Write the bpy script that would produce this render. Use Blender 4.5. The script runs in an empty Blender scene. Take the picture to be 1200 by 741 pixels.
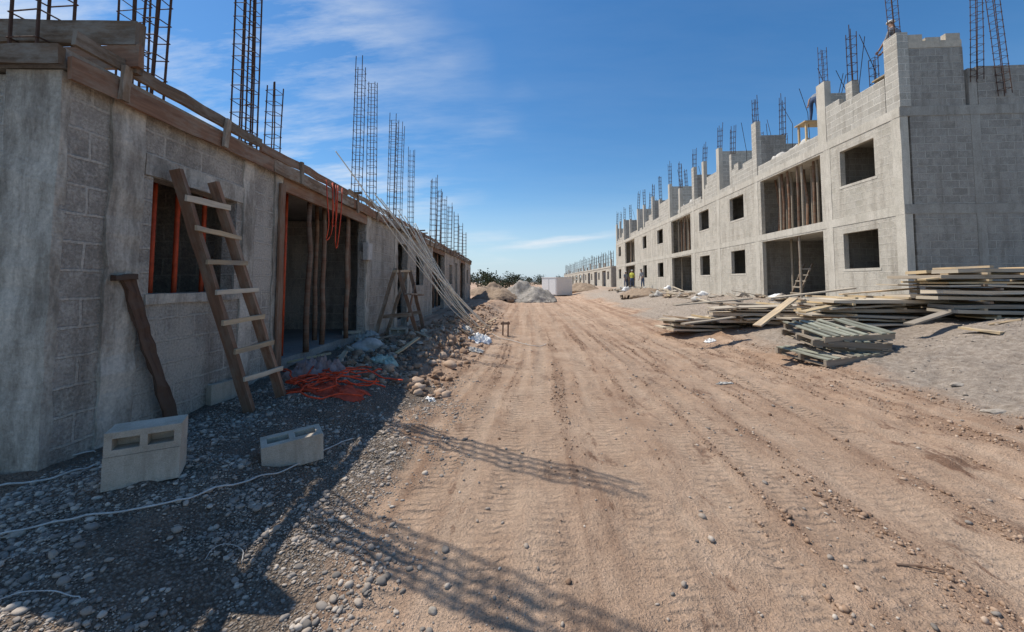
import bpy, bmesh, math, random
import numpy as np
from mathutils import Vector, Matrix, Euler
random.seed(7); rng=np.random.default_rng(7)
S=bpy.context.scene; C=S.collection
R=math.radians
# ---------------------------------------------------------------- camera
F=450.0; PITCH=3.0; YAW=2.5; EYE=1.5; PPY=307.4
cam_d=bpy.data.cameras.new('camera'); cam=bpy.data.objects.new('camera',cam_d); C.objects.link(cam)
cam.location=(0,0,EYE); cam.rotation_euler=(R(90+PITCH),0,R(YAW))
cam_d.sensor_width=36; cam_d.lens=36*F/1200; cam_d.shift_y=-(370.5-PPY)/1200; cam_d.clip_end=6000; cam_d.clip_start=.05
S.camera=cam
RM=Euler((R(90+PITCH),0,R(YAW))).to_matrix()
def ray(px,py): return RM@Vector(((px-600)/F,-(py-PPY)/F,-1))
def at(px,py,Y):
    d=ray(px,py); t=Y/d.y; return Vector((d.x*t,Y,EYE+d.z*t))
# ---------------------------------------------------------------- noise / ground height
def _h(ix,iy,s):
    n=(ix.astype(np.int64)*374761393+iy.astype(np.int64)*668265263+s*1442695041)&0x7fffffff
    n=((n^(n>>13))*1274126177)&0x7fffffff
    return ((n^(n>>16))&0xffff)/65535.0
def vn(x,y,s=0):
    x=np.asarray(x,float);y=np.asarray(y,float)
    ix=np.floor(x);iy=np.floor(y);fx=x-ix;fy=y-iy
    fx=fx*fx*(3-2*fx);fy=fy*fy*(3-2*fy)
    a=_h(ix,iy,s);b=_h(ix+1,iy,s);c=_h(ix,iy+1,s);d=_h(ix+1,iy+1,s)
    return (a*(1-fx)+b*fx)*(1-fy)+(c*(1-fx)+d*fx)*fy
def ss(t):
    t=np.clip(t,0,1); return t*t*(3-2*t)
TR=[-.75,-.30,.05,.75,1.35,1.75,2.5,3.15]
def curve(y): return .018*y+.25*np.sin(y*.13+.6)-.2
def trackmask(x,y):
    m=np.zeros_like(x); c=curve(y)
    for a in TR:
        xc=a+c+.05*np.sin(y*.7+a*3)
        m=np.maximum(m,np.exp(-((x-xc)/.13)**4)*(.35+.9*vn(y*.35+a*7,y*0+3,40)))
    return np.clip(m,0,1)
def streak(x,y):
    u=x-curve(y)*ss((5-x)/2)+.12*(vn(x*.5,y*.25,55)-.5); return .40*vn(u*8,y*.14+u*.3,50)+.30*vn(u*19+3,y*.35,51)+.14*vn(u*3,y*.1,52)+.16*vn(u*6,y*2.2,53)
def gz(x,y):
    x=np.asarray(x,float);y=np.asarray(y,float)
    fade=1-ss((y-130)/150)
    edge=.25*(vn(x*0+3,y*.8,5)-.5)
    z=.27*ss((-1.15+edge-x)/1.2)*fade
    z=z+.86*ss((x-3.3)/6.2)*fade
    z=z+.22*np.exp(-((x-8.0)/1.6)**2-((y-6.2)/.9)**2)
    z=z+(.15*np.exp(-((x+2.0)/.5)**2)*ss((y-6)/2.5)*ss((30-y)/8)*(.3+1.2*vn(x*1.3,y*1.3,9)))
    z=z+.10*(vn(x*.35,y*.35,1)-.5)*fade+.045*(vn(x*1.7,y*1.7,2)-.5)
    rough=1.0-.45*ss((x+.8)/.5)*ss((3.6-x)/1)
    z=z+rough*(.045*(vn(x*5,y*5,3)-.5)+.028*(vn(x*12,y*12,4)-.5))
    tm=trackmask(x,y)*ss((y-.3)/1)*ss((60-y)/30)
    road=ss((x+1.6)/.7)*ss((5.5-x)/1.5)
    z=z-.018*tm*(.5+.5*vn(x*.3,y*.6,12))+road*.026*(streak(x,y)-.5)
    return z
def gh(x,y): return float(gz(np.array([x]),np.array([y]))[0])
def ong(px,py):
    d=ray(px,py); E0=Vector((0,0,EYE)); ts=.5*1.02**np.arange(300)
    z=EYE+d.z*ts-gz(d.x*ts,d.y*ts); k=int(np.argmax(z<=0)) if (z<=0).any() else 299
    a,b=ts[max(k-1,0)],ts[k]
    for _ in range(10):
        c=(a+b)/2; p=E0+d*c
        if p.z<=gh(p.x,p.y): b=c
        else: a=c
    return E0+d*b
# ---------------------------------------------------------------- materials
def newmat(name,rough=.9):
    m=bpy.data.materials.new(name); m.use_nodes=True; nt=m.node_tree
    b=nt.nodes['Principled BSDF']; b.inputs['Roughness'].default_value=rough
    try: b.inputs['Specular IOR Level'].default_value=.25
    except: pass
    return m,nt,b
def nd(nt,t,**k):
    n=nt.nodes.new(t)
    for a,v in k.items(): setattr(n,a,v)
    return n
def c4(c): return (c[0],c[1],c[2],1)
def noise(nt,vec,scale,detail=4,rough=.6):
    n=nd(nt,'ShaderNodeTexNoise'); n.inputs['Scale'].default_value=scale; n.inputs['Detail'].default_value=detail; n.inputs['Roughness'].default_value=rough
    if vec is not None: nt.links.new(vec,n.inputs['Vector'])
    return n.outputs['Fac']
def ramp(nt,fac,a,b,ca=(0,0,0),cb=(1,1,1)):
    r=nd(nt,'ShaderNodeValToRGB'); r.color_ramp.elements[0].position=a; r.color_ramp.elements[1].position=b
    r.color_ramp.elements[0].color=c4(ca); r.color_ramp.elements[1].color=c4(cb); nt.links.new(fac,r.inputs[0]); return r.outputs[0]
def mix(nt,fac,a,b,mode='MIX'):
    n=nd(nt,'ShaderNodeMixRGB',blend_type=mode)
    for i,v in ((0,fac),(1,a),(2,b)):
        if isinstance(v,(int,float)): n.inputs[i].default_value=v
        elif isinstance(v,tuple): n.inputs[i].default_value=c4(v)
        else: nt.links.new(v,n.inputs[i])
    return n.outputs[0]
def math_(nt,op,a,b=0.0):
    n=nd(nt,'ShaderNodeMath',operation=op)
    for i,v in ((0,a),(1,b)):
        if isinstance(v,(int,float)): n.inputs[i].default_value=v
        else: nt.links.new(v,n.inputs[i])
    return n.outputs[0]
def bump(nt,b,h,strength=.5,dist=.02):
    n=nd(nt,'ShaderNodeBump'); n.inputs['Strength'].default_value=strength; n.inputs['Distance'].default_value=dist
    nt.links.new(h,n.inputs['Height']); nt.links.new(n.outputs[0],b.inputs['Normal'])
def tc(nt,o='Object'): return nd(nt,'ShaderNodeTexCoord').outputs[o]
def mapping(nt,vec,scale=(1,1,1),loc=None):
    m=nd(nt,'ShaderNodeMapping'); m.inputs['Scale'].default_value=scale; nt.links.new(vec,m.inputs['Vector'])
    if loc is not None: nt.links.new(loc,m.inputs['Location'])
    return m.outputs[0]
def blockmat(name,c1,c2,mortar,smear,amt,stain=(.2,.17,.14),stamt=.6,ms=.012,jamt=.55):
    m,nt,b=newmat(name,.95); uv=tc(nt,'UV'); ob=tc(nt)
    br=nd(nt,'ShaderNodeTexBrick'); br.inputs['Scale'].default_value=1; br.inputs['Brick Width'].default_value=.4; br.inputs['Row Height'].default_value=.2
    br.inputs['Mortar Size'].default_value=ms; br.inputs['Mortar Smooth'].default_value=.3
    br.inputs['Color1'].default_value=c4(c1); br.inputs['Color2'].default_value=c4(c2); br.inputs['Mortar'].default_value=c4(mortar)
    va=nd(nt,'ShaderNodeVectorMath',operation='MULTIPLY_ADD'); nz=nd(nt,'ShaderNodeTexNoise'); nz.inputs['Scale'].default_value=7; nz.inputs['Detail'].default_value=3; nt.links.new(ob,nz.inputs['Vector'])
    nt.links.new(nz.outputs['Color'],va.inputs[0]); va.inputs[1].default_value=(.03,.03,0); nt.links.new(uv,va.inputs[2])
    nt.links.new(va.outputs[0],br.inputs['Vector'])
    n1=noise(nt,mapping(nt,ob,(1,1,.6)),1.5,7,.72); n2=noise(nt,ob,48,4,.7); n3=noise(nt,mapping(nt,ob,(3.2,3.2,.4)),1.1,6,.68)
    n4=noise(nt,ob,6,6,.75)
    sm=ramp(nt,n1,.62-amt*.3,.74-amt*.3)
    jm=math_(nt,'MULTIPLY',ramp(nt,n4,.46,.60),jamt)
    col=mix(nt,jm,br.outputs['Color'],mortar)
    col=mix(nt,math_(nt,'MULTIPLY',sm,.75),col,smear)
    col=mix(nt,math_(nt,'MULTIPLY',ramp(nt,n3,.50,.72),stamt),col,stain)
    col=mix(nt,.75,col,ramp(nt,n2,.25,.75,(.5,.5,.5),(1.35,1.35,1.35)),'MULTIPLY')
    nt.links.new(col,b.inputs['Base Color'])
    h=math_(nt,'ADD',math_(nt,'MULTIPLY',br.outputs['Fac'],-1.0),math_(nt,'MULTIPLY',n2,.7))
    h=math_(nt,'ADD',h,math_(nt,'MULTIPLY',n4,1.1)); h=math_(nt,'ADD',h,math_(nt,'MULTIPLY',sm,.5))
    bump(nt,b,h,.9,.016); return m
def noisemat(name,a,b_,scale=3,fine=60,bs=.4,stretch=(1,1,1),rough=.92,lo=.3,hi=.7,bd=.01,third=None):
    m,nt,b=newmat(name,rough); ob=tc(nt); v=mapping(nt,ob,stretch)
    n1=noise(nt,v,scale,7,.72); n2=noise(nt,ob,fine,3,.7)
    col=ramp(nt,n1,lo,hi,a,b_)
    if third: col=mix(nt,math_(nt,'MULTIPLY',ramp(nt,noise(nt,mapping(nt,ob,(4,4,.5)),1.2,6,.7),.52,.68),.7),col,third)
    col=mix(nt,.6,col,ramp(nt,n2,.25,.75,(.55,.55,.55),(1.3,1.3,1.3)),'MULTIPLY')
    nt.links.new(col,b.inputs['Base Color']); bump(nt,b,math_(nt,'ADD',math_(nt,'MULTIPLY',n1,.8),math_(nt,'MULTIPLY',n2,.4)),bs,bd); return m
def woodmat(name,a,b_,dirt=(.2,.19,.17),damt=.9):
    m,nt,b=newmat(name,.85); uv=tc(nt,'UV'); oi=nd(nt,'ShaderNodeObjectInfo')
    cx=nd(nt,'ShaderNodeCombineXYZ'); nt.links.new(math_(nt,'MULTIPLY',oi.outputs['Random'],37.0),cx.inputs[0]); nt.links.new(math_(nt,'MULTIPLY',oi.outputs['Random'],11.0),cx.inputs[1])
    v=mapping(nt,uv,(1.6,30,1),cx.outputs[0]); v2=mapping(nt,uv,(1.2,3,1),cx.outputs[0])
    n1=noise(nt,v,1.0,6,.6); n2=noise(nt,v2,2.2,7,.7)
    col=ramp(nt,n1,.3,.7,a,b_); col=mix(nt,math_(nt,'MULTIPLY',ramp(nt,n2,.45,.62),damt),col,dirt)
    col=mix(nt,1.0,col,ramp(nt,oi.outputs['Random'],0,1,(.7,.7,.7),(1.25,1.22,1.18)),'MULTIPLY')
    nt.links.new(col,b.inputs['Base Color']); bump(nt,b,n1,.7,.006); return m
def plain(name,c,rough=.6,metal=0,var=.35):
    m,nt,b=newmat(name,rough); b.inputs['Metallic'].default_value=metal
    n=noise(nt,tc(nt),14,4,.6); col=ramp(nt,n,.3,.7,tuple(x*(1-var) for x in c),tuple(min(1,x*(1+var*.5)) for x in c)); nt.links.new(col,b.inputs['Base Color']); return m
M={}
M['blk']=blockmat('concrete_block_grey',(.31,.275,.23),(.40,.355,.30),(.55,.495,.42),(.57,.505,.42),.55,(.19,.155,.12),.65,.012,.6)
M['blkR']=blockmat('concrete_block_lit',(.42,.385,.315),(.49,.45,.38),(.58,.535,.46),(.59,.54,.455),.62,(.29,.25,.20),.7,.013,.5)  # copy of the block for sunlit fronts, lit tone held in its colour
M['blkT']=blockmat('concrete_block_upper_courses',(.40,.37,.315),(.52,.485,.42),(.66,.62,.54),(.60,.555,.48),.15,(.28,.245,.20),.5,.016,.25)
M['blkE']=blockmat('concrete_block_shaded',(.26,.24,.21),(.34,.315,.28),(.47,.44,.385),(.42,.39,.34),.38,(.18,.16,.135),.7,.013,.45)  # darker copy for the shade side, the shade is put into its colour
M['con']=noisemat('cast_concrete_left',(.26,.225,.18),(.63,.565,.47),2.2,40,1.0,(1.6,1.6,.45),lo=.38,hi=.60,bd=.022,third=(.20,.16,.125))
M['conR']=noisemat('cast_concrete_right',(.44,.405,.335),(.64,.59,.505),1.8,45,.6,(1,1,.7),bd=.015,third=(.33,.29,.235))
M['conE']=noisemat('cast_concrete_shaded',(.26,.24,.21),(.43,.405,.355),1.8,45,.6,(1,1,.7),bd=.015,third=(.18,.165,.14))  # darker concrete copy, shade of the end wall painted into its colour
M['slab']=noisemat('slab_concrete',(.22,.21,.19),(.36,.34,.31),1.5,30,.3)
M['blockpale']=noisemat('pale_block',(.42,.36,.28),(.62,.545,.44),7,120,1.0,bd=.010,third=(.36,.30,.23))
M['wood']=woodmat('weathered_formwork_wood',(.13,.088,.055),(.30,.205,.135),(.37,.325,.265))
M['woodred']=woodmat('reddish_formwork_wood',(.15,.08,.05),(.30,.17,.105),(.28,.22,.165),.75)
M['wooddark']=woodmat('dark_old_plank',(.06,.035,.025),(.13,.075,.05),(.12,.09,.07),.7)
M['woodpale']=woodmat('pale_pine_wood',(.42,.31,.19),(.60,.47,.31),(.36,.30,.23))
M['woodgrey']=woodmat('grey_old_wood',(.20,.165,.125),(.40,.34,.265),(.30,.27,.225))
M['woodlight']=woodmat('sunbleached_wood',(.42,.35,.26),(.62,.54,.42),(.45,.40,.33))
M['woodgreen']=woodmat('greenish_pallet_wood',(.19,.20,.155),(.36,.37,.30),(.20,.19,.155),.8)
M['woodyel']=woodmat('yellow_lumber',(.42,.31,.17),(.60,.47,.29),(.38,.32,.24))
M['rust']=plain('rusty_steel',(.10,.055,.038),.8,.2)
M['rustdark']=plain('dark_rusty_steel',(.055,.032,.026),.8,.2)
M['orange']=plain('orange_plastic',(.72,.085,.03),.5)
M['orangepaint']=plain('orange_red_painted_steel',(.62,.09,.03),.5)
M['white']=plain('white_plastic',(.78,.78,.76),.5,0,.12)
M['rod']=plain('pale_rod',(.78,.73,.62),.6,0,.2)
M['cord']=plain('pale_cord',(.58,.55,.50),.7,0,.25)
M['cloth']=plain('dusty_pink_cloth',(.42,.30,.27),.95)
M['redsheet']=plain('red_sheet',(.52,.085,.045),.8)
M['sack']=plain('dusty_white_sack',(.52,.49,.44),.9,0,.25)
M['green']=plain('pale_green_plastic',(.42,.52,.44),.6)
M['dark']=plain('dark_metal',(.05,.05,.05),.6)
M['rub']=noisemat('rubble_mat',(.28,.235,.185),(.48,.425,.355),5,50,.6)
M['dirtpile']=noisemat('heaped_soil',(.24,.17,.115),(.40,.305,.22),2.5,20,1.0,bd=.05)
M['gravelpile']=noisemat('heaped_gravel',(.22,.20,.17),(.42,.38,.33),3,18,1.0,bd=.06,lo=.38,hi=.6)
M['skin']=plain('skin',(.30,.17,.11),.6); M['yellow']=plain('yellow_vest',(.62,.60,.10),.8); M['blue']=plain('blue_cloth',(.06,.09,.16),.9)
M['greycloth']=plain('grey_cloth',(.22,.23,.25),.9); M['whitecloth']=plain('white_cloth',(.65,.65,.63),.9)
M['bark']=plain('tree_bark',(.12,.09,.06),.9); M['leaf']=plain('leaf_green',(.045,.06,.03),.8); M['leaf2']=plain('leaf_olive',(.075,.08,.045),.8)
def stonemat(name,stops):
    m,nt,b=newmat(name,.9); a=nd(nt,'ShaderNodeAttribute',attribute_name='tone')
    r=nd(nt,'ShaderNodeValToRGB'); e=r.color_ramp.elements; e[0].position=0; e[0].color=c4(stops[0]); e[1].position=1; e[1].color=c4(stops[-1])
    for i,c in enumerate(stops[1:-1]): x=e.new((i+1)/(len(stops)-1)); x.color=c4(c)
    nt.links.new(a.outputs['Fac'],r.inputs[0]); n=noise(nt,tc(nt),60,2); col=mix(nt,.5,r.outputs[0],ramp(nt,n,.3,.7,(.7,.7,.7),(1.15,1.15,1.15)),'MULTIPLY'); nt.links.new(col,b.inputs['Base Color']); return m
M['stone']=stonemat('pebble_stone',((.19,.165,.14),(.28,.245,.21),(.36,.295,.235),(.44,.37,.30),(.56,.485,.40)))
M['crumb']=stonemat('dirt_crumb',((.20,.125,.08),(.34,.225,.15),(.43,.30,.21),(.51,.39,.29)))
def groundmat():
    m,nt,b=newmat('compacted_dirt',.95); P=nd(nt,'ShaderNodeNewGeometry').outputs['Position']
    g=nd(nt,'ShaderNodeAttribute',attribute_name='gravel').outputs['Fac']; t=nd(nt,'ShaderNodeAttribute',attribute_name='track').outputs['Fac']; k=nd(nt,'ShaderNodeAttribute',attribute_name='greyside').outputs['Fac']
    st=nd(nt,'ShaderNodeAttribute',attribute_name='streak').outputs['Fac']
    n0=noise(nt,P,.35,4,.6); n1=noise(nt,P,1.4,6,.7); n2=noise(nt,P,11,5,.75); n3=noise(nt,P,70,3,.75)
    col=ramp(nt,n1,.32,.68,(.39,.255,.170),(.545,.385,.270))
    sx=math_(nt,'ADD',st,math_(nt,'MULTIPLY',math_(nt,'SUBTRACT',n2,.5),.4))
    col=mix(nt,math_(nt,'MULTIPLY',ramp(nt,sx,.54,.67),.6),col,(.26,.155,.098))
    col=mix(nt,math_(nt,'MULTIPLY',ramp(nt,sx,.30,.44,(1,1,1),(0,0,0)),.5),col,(.585,.435,.315))
    col=mix(nt,math_(nt,'MULTIPLY',ramp(nt,n0,.48,.66),.4),col,(.565,.42,.305))
    patch=math_(nt,'MULTIPLY',ramp(nt,noise(nt,mapping(nt,P,(1.8,.7,1)),1.3,8,.8),.56,.63),.85)
    col=mix(nt,patch,col,(.19,.105,.065))
    col=mix(nt,math_(nt,'MULTIPLY',t,.3),col,(.565,.42,.305))
    kg=ramp(nt,math_(nt,'ADD',k,math_(nt,'MULTIPLY',math_(nt,'SUBTRACT',n1,.5),.9)),.3,.7)
    col=mix(nt,math_(nt,'MULTIPLY',kg,.8),col,ramp(nt,n2,.3,.7,(.25,.215,.175),(.46,.405,.34)))
    vo=nd(nt,'ShaderNodeTexVoronoi'); vo.inputs['Scale'].default_value=62; nt.links.new(P,vo.inputs['Vector'])
    sv=nd(nt,'ShaderNodeSeparateColor'); nt.links.new(vo.outputs['Color'],sv.inputs[0])
    gc=ramp(nt,sv.outputs[0],0,1,(.19,.16,.13),(.42,.365,.30))
    gc=mix(nt,ramp(nt,vo.outputs['Distance'],.3,.65),gc,(.15,.115,.085))
    gc=mix(nt,ramp(nt,n1,.45,.65),gc,(.30,.22,.16))
    gm=ramp(nt,math_(nt,'ADD',g,math_(nt,'MULTIPLY',math_(nt,'SUBTRACT',n2,.5),1.2)),.35,.65)
    col=mix(nt,gm,col,gc)
    col=mix(nt,.7,col,ramp(nt,n2,.25,.75,(.64,.62,.60),(1.28,1.28,1.28)),'MULTIPLY')
    col=mix(nt,.7,col,ramp(nt,n3,.25,.75,(.55,.55,.55),(1.4,1.4,1.4)),'MULTIPLY')
    nt.links.new(col,b.inputs['Base Color'])
    w=nd(nt,'ShaderNodeTexWave',wave_type='BANDS',bands_direction='Y'); w.inputs['Scale'].default_value=4.6; w.inputs['Distortion'].default_value=4; w.inputs['Detail'].default_value=2; w.inputs['Detail Scale'].default_value=2.2
    nt.links.new(P,w.inputs['Vector'])
    tread=math_(nt,'MULTIPLY',math_(nt,'MULTIPLY',w.outputs['Fac'],t),.75)
    h=math_(nt,'ADD',tread,math_(nt,'MULTIPLY',n2,1.2)); h=math_(nt,'ADD',h,math_(nt,'MULTIPLY',n3,.8))
    h=math_(nt,'ADD',h,math_(nt,'MULTIPLY',math_(nt,'MULTIPLY',vo.outputs['Distance'],-1.0),gm))
    bump(nt,b,h,1.0,.034); return m
M['ground']=groundmat()
# ---------------------------------------------------------------- mesh builder
class MB:
    def __init__(s): s.v=[];s.f=[];s.uv=[]
    def add(s,vs,fs,uvs=None):
        o=len(s.v); s.v+= [Vector(v) for v in vs]
        for i,f in enumerate(fs):
            s.f.append(tuple(o+k for k in f)); 
            if uvs: s.uv.append(uvs[i])
            else:
                p=[Vector(vs[k]) for k in f]; n=(p[1]-p[0]).cross(p[2]-p[0]); a=max(range(3),key=lambda q:abs(n[q]))
                s.uv.append([((q.y,q.z),(q.x,q.z),(q.x,q.y))[a] for q in p])
        return s
    def box(s,x0,x1,y0,y1,z0,z1):
        v=[(x0,y0,z0),(x1,y0,z0),(x1,y1,z0),(x0,y1,z0),(x0,y0,z1),(x1,y0,z1),(x1,y1,z1),(x0,y1,z1)]
        return s.add(v,[(3,2,1,0),(4,5,6,7),(0,1,5,4),(1,2,6,5),(2,3,7,6),(3,0,4,7)])
    def beam(s,p0,p1,w,h,up=(0,0,1),jit=0,segs=1,vj=0):
        p0=Vector(p0);p1=Vector(p1);d=(p1-p0); L=d.length; d.normalize(); up=Vector(up)
        if abs(d.dot(up))>.98: up=Vector((1,0,0))
        r=d.cross(up).normalized(); u=r.cross(d).normalized(); ro=random.random()*20
        vs=[];fs=[];uvs=[]
        for i in range(segs+1):
            t=i/segs; q=p0.lerp(p1,t)+r*random.uniform(-jit,jit)+u*random.uniform(-jit,jit)
            for a,b in ((-1,-1),(1,-1),(1,1),(-1,1)): vs.append(q+r*(a*w/2+random.uniform(-vj,vj))+u*(b*h/2+random.uniform(-vj,vj)))
        pr=[0,w,w+h,2*w+h,2*w+2*h]
        for i in range(segs):
            l0=L*i/segs;l1=L*(i+1)/segs
            for k in range(4):
                k2=(k+1)%4; fs.append((i*4+k,i*4+k2,(i+1)*4+k2,(i+1)*4+k)); uvs.append([(ro+l0,pr[k]),(ro+l0,pr[k+1]),(ro+l1,pr[k+1]),(ro+l1,pr[k])])
        fs.append((3,2,1,0)); uvs.append([(0,0),(.05,0),(.05,.02),(0,.02)]); e=segs*4
        fs.append((e,e+1,e+2,e+3)); uvs.append([(0,0),(.05,0),(.05,.02),(0,.02)])
        return s.add(vs,fs,uvs)
    def tube(s,pts,r,n=6,r1=None,closed=False):
        pts=[Vector(p) for p in pts]; m=len(pts); vs=[];fs=[]
        for i,p in enumerate(pts):
            if closed: d=pts[(i+1)%m]-pts[i-1]
            else: d=(pts[min(i+1,m-1)]-pts[max(i-1,0)])
            d.normalize(); up=Vector((0,0,1)) if abs(d.z)<.9 else Vector((1,0,0))
            a=d.cross(up).normalized(); b=a.cross(d)
            rr=r if r1 is None else r+(r1-r)*i/(m-1)
            for k in range(n):
                t=2*math.pi*k/n; vs.append(p+a*(rr*math.cos(t))+b*(rr*math.sin(t)))
        for i in range(m if closed else m-1):
            j=(i+1)%m
            for k in range(n):
                k2=(k+1)%n; fs.append((i*n+k,i*n+k2,j*n+k2,j*n+k))
        if not closed: fs.append(tuple(reversed(range(n)))); fs.append(tuple(range((m-1)*n,m*n)))
        return s.add(vs,fs)
    def wall(s,axis,a0,a1,z0,z1,t0,t1,ops=()):
        A=sorted({a0,a1,*[o[0] for o in ops],*[o[1] for o in ops]}); Z=sorted({z0,z1,*[o[2] for o in ops],*[o[3] for o in ops]})
        A=[a for a in A if a0<=a<=a1]; Z=[z for z in Z if z0<=z<=z1]
        def solid(i,j):
            if i<0 or j<0 or i>=len(A)-1 or j>=len(Z)-1: return False
            am=(A[i]+A[i+1])/2; zm=(Z[j]+Z[j+1])/2
            return not any(o[0]<am<o[1] and o[2]<zm<o[3] for o in ops)
        def P(a,t,z): return (t,a,z) if axis=='y' else (a,t,z)
        for i in range(len(A)-1):
            for j in range(len(Z)-1):
                if not solid(i,j): continue
                b0,b1,c0,c1=A[i],A[i+1],Z[j],Z[j+1]
                q=[[P(b0,t0,c0),P(b1,t0,c0),P(b1,t0,c1),P(b0,t0,c1)],[P(b0,t1,c0),P(b0,t1,c1),P(b1,t1,c1),P(b1,t1,c0)]]
                if not solid(i-1,j): q.append([P(b0,t0,c0),P(b0,t0,c1),P(b0,t1,c1),P(b0,t1,c0)])
                if not solid(i+1,j): q.append([P(b1,t0,c0),P(b1,t1,c0),P(b1,t1,c1),P(b1,t0,c1)])
                if not solid(i,j-1): q.append([P(b0,t0,c0),P(b0,t1,c0),P(b1,t1,c0),P(b1,t0,c0)])
                if not solid(i,j+1): q.append([P(b0,t0,c1),P(b1,t0,c1),P(b1,t1,c1),P(b0,t1,c1)])
                for k in q: s.add(k,[(0,1,2,3)])
        return s
    def build(s,name,mat,parent=None,origin=None,smooth=False,weld=False,label=None):
        me=bpy.data.meshes.new(name); o=Vector(origin) if origin is not None else Vector((0,0,0))
        me.from_pydata([v-o for v in s.v],[],s.f); ul=me.uv_layers.new(name='UVMap')
        flat=[]
        for u in s.uv:
            for a in u: flat+= [a[0],a[1]]
        ul.data.foreach_set('uv',flat)
        bm=bmesh.new(); bm.from_mesh(me)
        if weld: bmesh.ops.remove_doubles(bm,verts=bm.verts,dist=1e-5)
        bmesh.ops.recalc_face_normals(bm,faces=bm.faces); bm.to_mesh(me); bm.free()
        if smooth:
            for p in me.polygons: p.use_smooth=True
        me.materials.append(M[mat] if isinstance(mat,str) else mat)
        ob=bpy.data.objects.new(name,me); C.objects.link(ob)
        if parent: ob.parent=parent
        if origin is not None: ob.location=o
        if label: ob['label']=label
        return ob
def tag(o,label,cat,group=None,kind=None):
    o['label']=label; o['category']=cat
    if group: o['group']=group
    if kind: o['kind']=kind
    return o
def thing(name,label,cat,loc=(0,0,0),rz=0,group=None):
    o=bpy.data.objects.new(name,None); o.empty_display_size=.2; C.objects.link(o); o.location=loc; o.rotation_euler=(0,0,rz); tag(o,label,cat,group); return o
ORD=['first','second','third','fourth','fifth','sixth','seventh','eighth','ninth','tenth','eleventh','twelfth','thirteenth','fourteenth','fifteenth','sixteenth','seventeenth','eighteenth','nineteenth','twentieth','twenty-first','twenty-second','twenty-third','twenty-fourth','twenty-fifth','twenty-sixth','twenty-seventh','twenty-eighth','twenty-ninth','thirtieth','thirty-first','thirty-second','thirty-third','thirty-fourth']
# ---------------------------------------------------------------- ground
def agrid(lo,dl,dh,hi,st,r):
    a=list(np.arange(dl,dh,st)); s=st; x=a[-1]
    while x<hi: s*=r; x+=s; a.append(x)
    s=st;x=dl;b=[]
    while x>lo: s*=r; x-=s; b.append(x)
    return np.array(b[::-1]+a)
gx=agrid(-1800,-3.4,5.5,1800,.042,1.07); gy=agrid(-15,1.0,9,3500,.05,1.035)
X,Y=np.meshgrid(gx,gy); Zg=gz(X.ravel(),Y.ravel())
nx,ny=len(gx),len(gy)
co=np.stack([X.ravel(),Y.ravel(),Zg],1)
def rawmesh(name,co,faces,k):
    me=bpy.data.meshes.new(name); me.vertices.add(len(co)); me.vertices.foreach_set('co',co.astype(np.float32).ravel())
    nf=len(faces); me.loops.add(nf*k); me.loops.foreach_set('vertex_index',faces.astype(np.int32).ravel())
    me.polygons.add(nf); me.polygons.foreach_set('loop_start',(np.arange(nf)*k).astype(np.int32)); me.polygons.foreach_set('loop_total',np.full(nf,k,np.int32))
    me.polygons.foreach_set('use_smooth',np.ones(nf,bool)); me.update(calc_edges=True); return me
i,j=np.meshgrid(np.arange(nx-1),np.arange(ny-1)); a=(j*nx+i).ravel()
me=rawmesh('ground',co,np.stack([a,a+1,a+nx+1,a+nx],1),4)
xf,yf=X.ravel(),Y.ravel()
def attr(me,n,v):
    at_=me.attributes.new(n,'FLOAT','POINT'); at_.data.foreach_set('value',v.astype(np.float32))
attr(me,'gravel',ss((-.45-xf+ .8*(vn(xf*1.2,yf*1.2,20)-.5) -.12*(yf-2))/.9)*(1-.75*ss((yf-5)/4)))
attr(me,'track',trackmask(xf,yf)); attr(me,'greyside',ss((xf-3.8+1.2*(vn(xf*.6,yf*.6,21)-.5))/2.5)*(1-.5*ss((yf-20)/30)))
attr(me,'streak',streak(xf,yf))
me.materials.append(M['ground']); g=bpy.data.objects.new('ground',me); C.objects.link(g); g['kind']='structure'
# ---------------------------------------------------------------- stones
def ico(sub):
    bm=bmesh.new(); bmesh.ops.create_icosphere(bm,subdivisions=sub,radius=1); v=np.array([q.co[:] for q in bm.verts]); f=np.array([[q.index for q in p.verts] for p in bm.faces]); bm.free(); return v,f
def stones(name,px,py,size,sub,label,cat,flat=.6,emb=.25,mt='stone',jag=.16):
    tv,tf=ico(sub); n=len(px); k=len(tv)
    sc=np.stack([size*rng.uniform(.8,1.3,n),size*rng.uniform(.6,1,n),size*rng.uniform(flat*.7,flat*1.2,n)],1)
    a=rng.uniform(0,6.28,n); V=tv[None]*(1+rng.uniform(-jag,jag,(n,k,1))); V=V*sc[:,None]
    ti=rng.uniform(-.4,.4,n); y=V[:,:,1]*np.cos(ti)[:,None]-V[:,:,2]*np.sin(ti)[:,None]; z=V[:,:,1]*np.sin(ti)[:,None]+V[:,:,2]*np.cos(ti)[:,None]
    x=V[:,:,0]*np.cos(a)[:,None]-y*np.sin(a)[:,None]; y2=V[:,:,0]*np.sin(a)[:,None]+y*np.cos(a)[:,None]
    pz=gz(px,py); co=np.stack([x+px[:,None],y2+py[:,None],z+(pz+sc[:,2]*(1-2*emb))[:,None]],2).reshape(-1,3)
    fa=(tf[None]+(np.arange(n)*k)[:,None,None]).reshape(-1,3)
    me=rawmesh(name,co,fa,3); attr(me,'tone',np.repeat(rng.uniform(0,1,n)**1.2,k)); me.materials.append(M[mt])
    o=bpy.data.objects.new(name,me); C.objects.link(o); tag(o,label,cat,None,'stuff'); return o
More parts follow.
